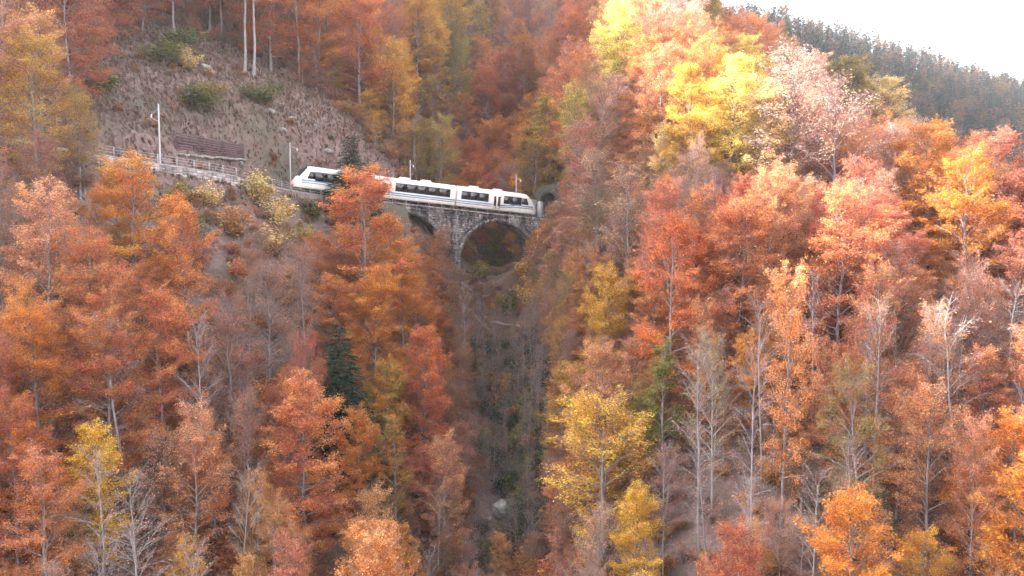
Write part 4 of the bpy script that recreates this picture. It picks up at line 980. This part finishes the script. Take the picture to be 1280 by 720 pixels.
for i in IND:
    t = TREES[i]; K = KIT[t['kit']]; s = t['H'] / K['H']
    r = empty(t['name'], (t['x'], t['y'], t['z'])); r.rotation_euler = (0, 0, t['rz']) if t['hand'] else (tg.normal(0, 0.05), tg.normal(0, 0.05), t['rz']); r.scale = (s * t['w'], s * t['w'], s)
    tag(r, t['label'], t['cat'], group_of(t))
    o = link('trunk', K['trunk'], r); o['bark_tint'] = t['bk']
    if K['crown'] is not None:
        o = link('crown', K['crown'], r); o['tint_a'] = t['ta']; o['tint_b'] = t['tb']

# ------------------------------------------------------------------ masses nobody could count: geometry-node scatters
kitcol = {}
def kit_collection(name, keys):
    c = bpy.data.collections.new(name)
    for j, k in enumerate(keys):
        wv, wq, lv, lq, lr, kk = KIT[k]['raw'] if isinstance(k, str) else k
        me = mesh_np('plant', np.concatenate([wv, lv]), np.concatenate([wq, lq + len(wv)]), None, mats=[BARK, LEAF], midx=[0] * len(wq) + [1] * len(lq),
                     attrs={'leaf_random': np.concatenate([np.zeros(len(wq)), lr]), 'clump_random': np.concatenate([np.zeros(len(wq)), kk])})
        o = bpy.data.objects.new('%s_%02d' % (name, j), me); c.objects.link(o)
    return c
def scatter(name, coll, rows, label, cat):
    """rows: x, y, z, rot, scale_xy, scale_z, variant, tint_a(3), tint_b(3), bark(3)"""
    a = np.array(rows, np.float32); me = bpy.data.meshes.new(name); me.vertices.add(len(a)); me.vertices.foreach_set('co', np.ascontiguousarray(a[:, :3]).ravel())
    def put(n, t, v):
        at = me.attributes.new(n, t, 'POINT'); at.data.foreach_set({'FLOAT': 'value', 'INT': 'value', 'FLOAT_VECTOR': 'vector', 'FLOAT_COLOR': 'color'}[t], np.ascontiguousarray(v).ravel())
    put('variant', 'INT', a[:, 6].astype(np.int32))
    put('turn', 'FLOAT_VECTOR', np.stack([0 * a[:, 3], 0 * a[:, 3], a[:, 3]], 1)); put('size', 'FLOAT_VECTOR', np.stack([a[:, 4], a[:, 4], a[:, 5]], 1))
    one = np.ones((len(a), 1), np.float32)
    for n, i in (('tint_a', 7), ('tint_b', 10), ('bark_tint', 13)): put(n, 'FLOAT_COLOR', np.concatenate([a[:, i:i + 3], one], 1))
    me.update(); o = link(name, me); tag(o, label, cat, kind='stuff')
    ng = bpy.data.node_groups.new(name, 'GeometryNodeTree'); ng.interface.new_socket('Geometry', in_out='INPUT', socket_type='NodeSocketGeometry'); ng.interface.new_socket('Geometry', in_out='OUTPUT', socket_type='NodeSocketGeometry')
    N, L = ng.nodes, ng.links; gi, go = N.new('NodeGroupInput'), N.new('NodeGroupOutput')
    ci = N.new('GeometryNodeCollectionInfo'); ci.inputs['Collection'].default_value = coll; ci.inputs['Separate Children'].default_value = True; ci.inputs['Reset Children'].default_value = True
    ip = N.new('GeometryNodeInstanceOnPoints'); ip.inputs['Pick Instance'].default_value = True
    def na(n, t):
        x = N.new('GeometryNodeInputNamedAttribute'); x.data_type = t; x.inputs['Name'].default_value = n; return x.outputs[0]
    L.new(gi.outputs[0], ip.inputs['Points']); L.new(ci.outputs[0], ip.inputs['Instance']); L.new(na('variant', 'INT'), ip.inputs['Instance Index'])
    L.new(na('turn', 'FLOAT_VECTOR'), ip.inputs['Rotation']); L.new(na('size', 'FLOAT_VECTOR'), ip.inputs['Scale']); L.new(ip.outputs[0], go.inputs[0])
    md = o.modifiers.new('scatter', 'NODES'); md.node_group = ng
    return o
WK = ['full0', 'full1', 'full2', 'full3', 'mid0', 'mid1', 'mid2', 'thin0', 'thin1', 'slender0', 'lush0', 'lush1', 'bare0', 'conifer0', 'high0']
wi = {}
for j, k in enumerate(WK): wi.setdefault(k.rstrip('0123456789'), []).append(j)
rows = []
for i, t in enumerate(TREES):
    if i in IND_S: continue
    f = t['kit'].rstrip('0123456789'); j = wi[f][i % len(wi[f])]; K = KIT[WK[j]]; s = t['H'] / K['H']
    rows.append([t['x'], t['y'], t['z'], t['rz'], s * t['w'], s, j, *t['ta'], *t['tb'], *t['bk']])
scatter('forest', kit_collection('woodland_kit', WK), rows, 'crowded autumn woods filling in behind the nearer trees', 'forest')

# far ridge woods
fg = np.random.default_rng(77)
FARK = [conifer(900, 22, 3.6, 0.05, 16, 6, 1.3, 5), conifer(901, 20, 3.4, 0.05, 15, 6, 1.3, 5), broadleaf(902, 17, 4.6, 0.2, 18, 1700, 0.75, 'round', twigs=0.9), broadleaf(903, 17, 4.4, 0.25, 18, 900, 0.7, 'open', twigs=1.2)]
fx = fg.uniform(60, 720, 11000); fy = fg.uniform(430, 790, 11000); fz = ground(fx, fy); pxs = CX + F_PX * fx / (fy * CP - fz * SP); m_ = (pxs > 780) & (pxs < 1420) & (fz > -20)
fx, fy, fz, pxs = fx[m_], fy[m_], fz[m_], pxs[m_]; rows = []; cell2 = {}; FAR_IND = []
for x, y, z, px in zip(fx, fy, fz, pxs):
    key = (int(x // 6.5), int(y // 6.5))
    if key in cell2: continue
    cell2[key] = 1
    u = fg.random()
    if u < 0.66: j, c = int(fg.integers(2)), 'shade_dark'
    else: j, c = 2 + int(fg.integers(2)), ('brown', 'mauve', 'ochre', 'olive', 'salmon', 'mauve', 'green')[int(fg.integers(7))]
    a, b = COLS[c]; s = fg.uniform(0.85, 1.35); rows.append([x, y, z - 0.5, fg.uniform(0, 6.28), s, s * fg.uniform(0.9, 1.15), j, *[v * (0.75 if j < 2 else 0.33) for v in jit(a, fg, 0.25)], *[v * (0.75 if j < 2 else 0.33) for v in jit(b, fg, 0.2)], 0.08, 0.07, 0.07])  # tints scaled down: the ridge's shade is put into the leaf colour
print('far trees', len(rows))
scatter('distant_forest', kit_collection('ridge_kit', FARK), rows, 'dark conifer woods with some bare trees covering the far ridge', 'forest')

# undergrowth on the ravine sides and the open slope
ug = np.random.default_rng(55); rows = []
ux = np.concatenate([ug.uniform(-110, 110, 16000), ug.uniform(-1, 22, 3500), ug.uniform(-14, 8, 2600)]); uy = np.concatenate([ug.uniform(50, 185, 16000), ug.uniform(72, 135, 3500), ug.uniform(88, 165, 2600)]); uz = ground(ux, uy); ud, us, _, usg = track_near(ux, uy); upx = np.array([project(*p) for p in zip(ux, uy, uz)])
slope_poly, rav = CLEAR[0][0], CLEAR[2][0]
for x, y, z, d_, s_, usg_, (px, py) in zip(ux, uy, uz, ud, us, usg, upx):
    if not (-40 < px < 1320 and py < 800): continue
    if d_ < (3.4 if s_ < S_VL else 2.4): continue
    ins = poly_in(px, py, slope_poly); inr = poly_in(px, py, rav)
    if ins and ug.random() < 0.72: continue
    if 205 < px < 312 and 150 < py < 205: continue
    close = usg_ > 0 and d_ < 13 and s_ < S_VL + 2
    if not ins and not inr and ug.random() < 0.3: continue
    c = (('dark', 'dark', 'shade_dark', 'green', 'brown')[int(ug.integers(5))] if py > 430 and ug.random() < 0.9 else ('brown', 'mauve', 'ochre', 'olive', 'brown')[int(ug.integers(5))]) if inr else (('brown', 'brown', 'mauve', 'green', 'ochre')[int(ug.integers(5))] if ins else ('brown', 'rust', 'mauve', 'ochre')[int(ug.integers(4))])  # low in the ravine, dark foliage colours stand in for its shade
    a, b = COLS[c]; s = ug.uniform(0.2, 0.75) ** 1.3 if ins else ug.uniform(0.5, 1.25); j = int(ug.integers(5))
    if close: s *= 0.55
    dk = 1.0
    if inr and ug.random() < 0.7: j = 2 + int(ug.integers(2)); s *= 0.85
    if inr and py < 420: s = min(s, 0.6)
    if not ins and not close and not (inr and py < 400) and not (460 < px < 722 and py < 350) and ug.random() < (0.07 if inr else 0.12): j = (7 + int(ug.integers(2))) if inr else 5 + int(ug.integers(2)); s = ug.uniform(0.22, 0.45)
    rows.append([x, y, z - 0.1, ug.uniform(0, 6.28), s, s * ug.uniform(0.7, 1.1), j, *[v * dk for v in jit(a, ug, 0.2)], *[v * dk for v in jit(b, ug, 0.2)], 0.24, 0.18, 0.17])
print('undergrowth', len(rows))
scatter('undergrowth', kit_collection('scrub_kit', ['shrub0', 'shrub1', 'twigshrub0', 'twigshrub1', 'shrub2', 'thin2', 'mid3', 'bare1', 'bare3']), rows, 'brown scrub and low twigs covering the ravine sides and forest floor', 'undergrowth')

# dry grass on the open slope
gg = np.random.default_rng(66); gxp = gg.uniform(-95, 0, 60000); gyp = gg.uniform(80, 160, 60000); gzp = ground(gxp, gyp); gd, gs, _, _ = track_near(gxp, gyp)
tt = gyp * CP - gzp * SP; gpx = CX + F_PX * gxp / tt; gpy = CY - F_PX * (gyp * SP + gzp * CP) / tt
keep = (gpx > 60) & (gpx < 530) & (gpy < 260) & (gpy > 0) & (gd > 2.8); gxp, gyp, gzp = gxp[keep], gyp[keep], gzp[keep]
n = len(gxp); base = np.stack([gxp, gyp, gzp - 0.05], 1); az = gg.uniform(0, 6.28, n); hh = gg.uniform(0.25, 0.6, n); lean = np.stack([np.zeros(n), -gg.uniform(0.1, 0.5, n), hh], 1) + gg.normal(0, 0.15, (n, 3))
wv_ = np.stack([np.cos(az), np.sin(az), 0 * az], 1) * gg.uniform(0.08, 0.25, n)[:, None]
V = np.stack([base - wv_ * 0.5, base + wv_ * 0.5, base + lean + wv_ * 0.8, base + lean - wv_ * 0.8], 1).reshape(-1, 3)
M_GRASS = leaf_material('dry_grass_blade')
o = link('dry_grass', mesh_np('dry_grass', V, np.arange(n * 4).reshape(-1, 4), None, M_GRASS, attrs={'leaf_random': gg.random(n), 'clump_random': gg.random(n)}))
o['tint_a'] = [0.15, 0.10, 0.085]; o['tint_b'] = [0.215, 0.15, 0.125]; tag(o, 'dry pinkish brown grass on the bare slope above the track', 'grass', kind='stuff')

# ------------------------------------------------------------------ shrubs one can tell apart
SHR = [(322, 262, 6.2, 1.0, 'pale', 'pale yellow bush in front of the track below the timber barrier'), (348, 285, 5.0, 1.0, 'pale', 'pale yellow bush lower right of the tall pale one'), (262, 262, 4.0, 1.0, 'pale', 'small cream bush under the end of the retaining wall'), (222, 262, 4.0, 1.0, 'olive', 'olive bush under the pale retaining wall'), (295, 300, 5.0, 1.1, 'ochre', 'ochre bush among the pale yellow bushes'),
       (345, 322, 4.6, 1.1, 'pale', 'faded yellow bush lowest of the pale bushes'), (392, 280, 4.6, 1.0, 'green', 'green bush below the front railcar'), (245, 302, 4.0, 1.1, 'green', 'dark green bush left of the ochre bush'), (380, 312, 4.2, 1.1, 'olive', 'olive bush under the green bush'),
       (225, 68, 5.2, 1.7, 'green', 'dark bush high on the bare slope, left of the cream one'), (203, 82, 4.4, 1.8, 'green', 'low dark bush on the upper bare slope'), (236, 90, 4.4, 1.0, 'pale', 'cream bush on the upper bare slope'), (250, 142, 4.6, 1.6, 'green', 'dark green bush in the middle of the bare slope'), (266, 130, 4.0, 1.5, 'olive', 'olive bush beside the dark one in mid slope'), (325, 132, 4.4, 1.7, 'green', 'dark low bush right of centre on the bare slope'), (122, 118, 4.6, 1.7, 'green', 'dark bush at the left end of the bare slope'),
       (636, 402, 6.0, 0.8, 'green', 'deep green bush in the ravine under the arch'), (664, 394, 6.5, 0.9, 'gold', 'golden yellow bush on the ravine side under the arch'), (655, 352, 5.0, 1.0, 'ochre', 'ochre bush below the right foot of the arch'), (600, 352, 4.5, 1.2, 'olive', 'olive bush below the left pier'), (560, 350, 3.4, 1.1, 'olive', 'greenish bush left of the pier foot'), (610, 560, 3.0, 1.1, 'olive', 'mossy bush low in the ravine'), (640, 620, 3.0, 1.2, 'green', 'dark green bush on the ravine floor'), (632, 690, 3.0, 1.2, 'green', 'dark green bush at the bottom of the ravine')]
for i, (px, pb, H, w, c, lab) in enumerate(SHR):
    p = hit(px, pb)
    if p is None: continue
    K = KIT['shrub%d' % (i % 3)]; s = H / 3.0; r = empty('shrub', tuple(p - Vector((0, 0, 0.1)))); r.scale = (s * w, s * w, s); r.rotation_euler = (0, 0, i * 1.3); tag(r, lab, 'shrub', 'shrubs one can tell apart')
    a, b = COLS[c]; o = link('stem', K['trunk'], r); o['bark_tint'] = BARKC['brown']; o = link('foliage', K['crown'], r); o['tint_a'] = jit(a, fg); o['tint_b'] = jit(b, fg)

for i, (a_, l_, z_, c, lab) in enumerate([(3.2, 1.4, 6.2, 'olive', 'olive bush hanging over the tunnel mouth'), (4.6, -2.2, 7.6, 'ochre', 'ochre bush on top of the rocky outcrop'), (5.0, 3.2, 6.0, 'brown', 'brown bush right of the tunnel mouth')]):
    p = W(sp, 0, 0) + tdir * a_ + sd * l_ + Vector((0, 0, z_)); K = KIT['shrub%d' % i]; r = empty('shrub', tuple(p)); r.scale = (1.3, 1.3, 0.9); tag(r, lab, 'shrub', 'shrubs one can tell apart')
    a, b = COLS[c]; o = link('stem', K['trunk'], r); o['bark_tint'] = BARKC['brown']; o = link('foliage', K['crown'], r); o['tint_a'] = jit(a, fg); o['tint_b'] = jit(b, fg)
# fallen trunks and boulders in the ravine
def log(a, b, r0, label):
    a, b = Vector(a), Vector(b); m = MB(); n = 8; pts = [a + (b - a) * (i / n) + Vector((0, 0, 0.1 * math.sin(i * 1.7))) for i in range(n + 1)]
    m.tube([p - a for p in pts], np.linspace(r0, r0 * 0.5, n + 1), 8, True)
    for i in range(2, n):
        d = Vector((random.uniform(-1, 1), random.uniform(-1, 1), random.uniform(0.2, 1))).normalized() * random.uniform(0.5, 1.6); m.tube([pts[i] - a, pts[i] - a + d], [r0 * 0.3, r0 * 0.1], 4)
    o = m.build('fallen_trunk', simple('dead_wood', (0.22, 0.16, 0.14), 0.9, noise=0.4, nscale=3) if 'dead_wood' not in bpy.data.materials else bpy.data.materials['dead_wood'], None, True); o.location = a; tag(o, label, 'log', 'fallen trunks in the ravine')
for (q0, q1, r0, lab) in [((612, 406), (672, 416), 0.28, 'long fallen trunk lying across the ravine below the arch'), ((585, 395), (622, 425), 0.18, 'short fallen trunk left of the long one in the ravine'), ((612, 600), (628, 560), 0.14, 'thin fallen trunk leaning low in the ravine'), ((575, 700), (602, 672), 0.14, 'fallen trunk at the bottom left of the ravine')]:
    A, B = hit(*q0), hit(*q1)
    if A and B and (A - B).length < 40: log(A + Vector((0, 0, 0.5)), B + Vector((0, 0, 0.5)), r0, lab)
RM = [rock_mesh('boulder', 1, 30 + i, (1, 0.8, 0.7), 2) for i in range(4)]
BOUL = [(630, 575, 1.7), (648, 590, 0.9), (622, 610, 1.1), (640, 640, 1.9), (612, 650, 0.8), (655, 665, 1.0), (636, 700, 1.6), (645, 545, 0.9), (600, 480, 0.9), (590, 500, 0.8), (632, 520, 1.3), (618, 440, 0.7), (592, 345, 1.0), (365, 150, 0.9), (352, 165, 1.0), (340, 140, 0.7), (395, 160, 0.8), (410, 190, 0.9), (257, 85, 0.9), (265, 92, 0.7), (300, 205, 0.7)]
bl = []
for i, (px, py, r_) in enumerate(BOUL):
    p = hit(px, py)
    if p is None: continue
    o = link('boulder', RM[i % 4]); o.location = p + Vector((0, 0, r_ * 0.15)); o.scale = (r_ * random.uniform(.8, 1.3),) * 2 + (r_ * random.uniform(.7, 1.1),); o.rotation_euler = (0, 0, i * 1.1); bl.append((o, px, py, r_))
def boulder_labels():
    zz = {}
    for o, px, py, r_ in bl:
        k = 'on the bare slope above the track' if px < 420 else ('at the foot of the viaduct pier' if py < 400 else ('on the left wall of the ravine' if px < 606 else 'on the ravine floor')); zz.setdefault(k, []).append((py, o))
    names = ['highest', 'second highest', 'third highest', 'fourth highest', 'fifth highest', 'sixth highest', 'seventh highest', 'eighth highest', 'ninth highest', 'tenth highest']
    for k, l in zz.items():
        l.sort(key=lambda q: q[0])
        for j, (_, o) in enumerate(l): tag(o, '%s grey boulder %s' % ('lowest' if j == len(l) - 1 else names[j], k), 'boulder', 'grey boulders')
boulder_labels()

# ------------------------------------------------------------------ haze in the valley air
if HAZE_DENSITY > 0:
    m, nt, out = new_mat('valley_haze'); v = nt.nodes.new('ShaderNodeVolumePrincipled'); v.inputs['Color'].default_value = (0.93, 0.93, 0.97, 1); v.inputs['Density'].default_value = HAZE_DENSITY; v.inputs['Anisotropy'].default_value = 0.3
    nt.links.new(v.outputs[0], out.inputs['Volume'])
    h = MB(); h.box(gx[0] - 5, gx[-1] + 5, gy[0] - 5, gy[-1] + 5, float(GZ.min()) - 1, float(GZ.max()) + 30); o = h.build('haze', m); tag(o, 'thin pale haze hanging in the valley air', 'haze', kind='stuff')
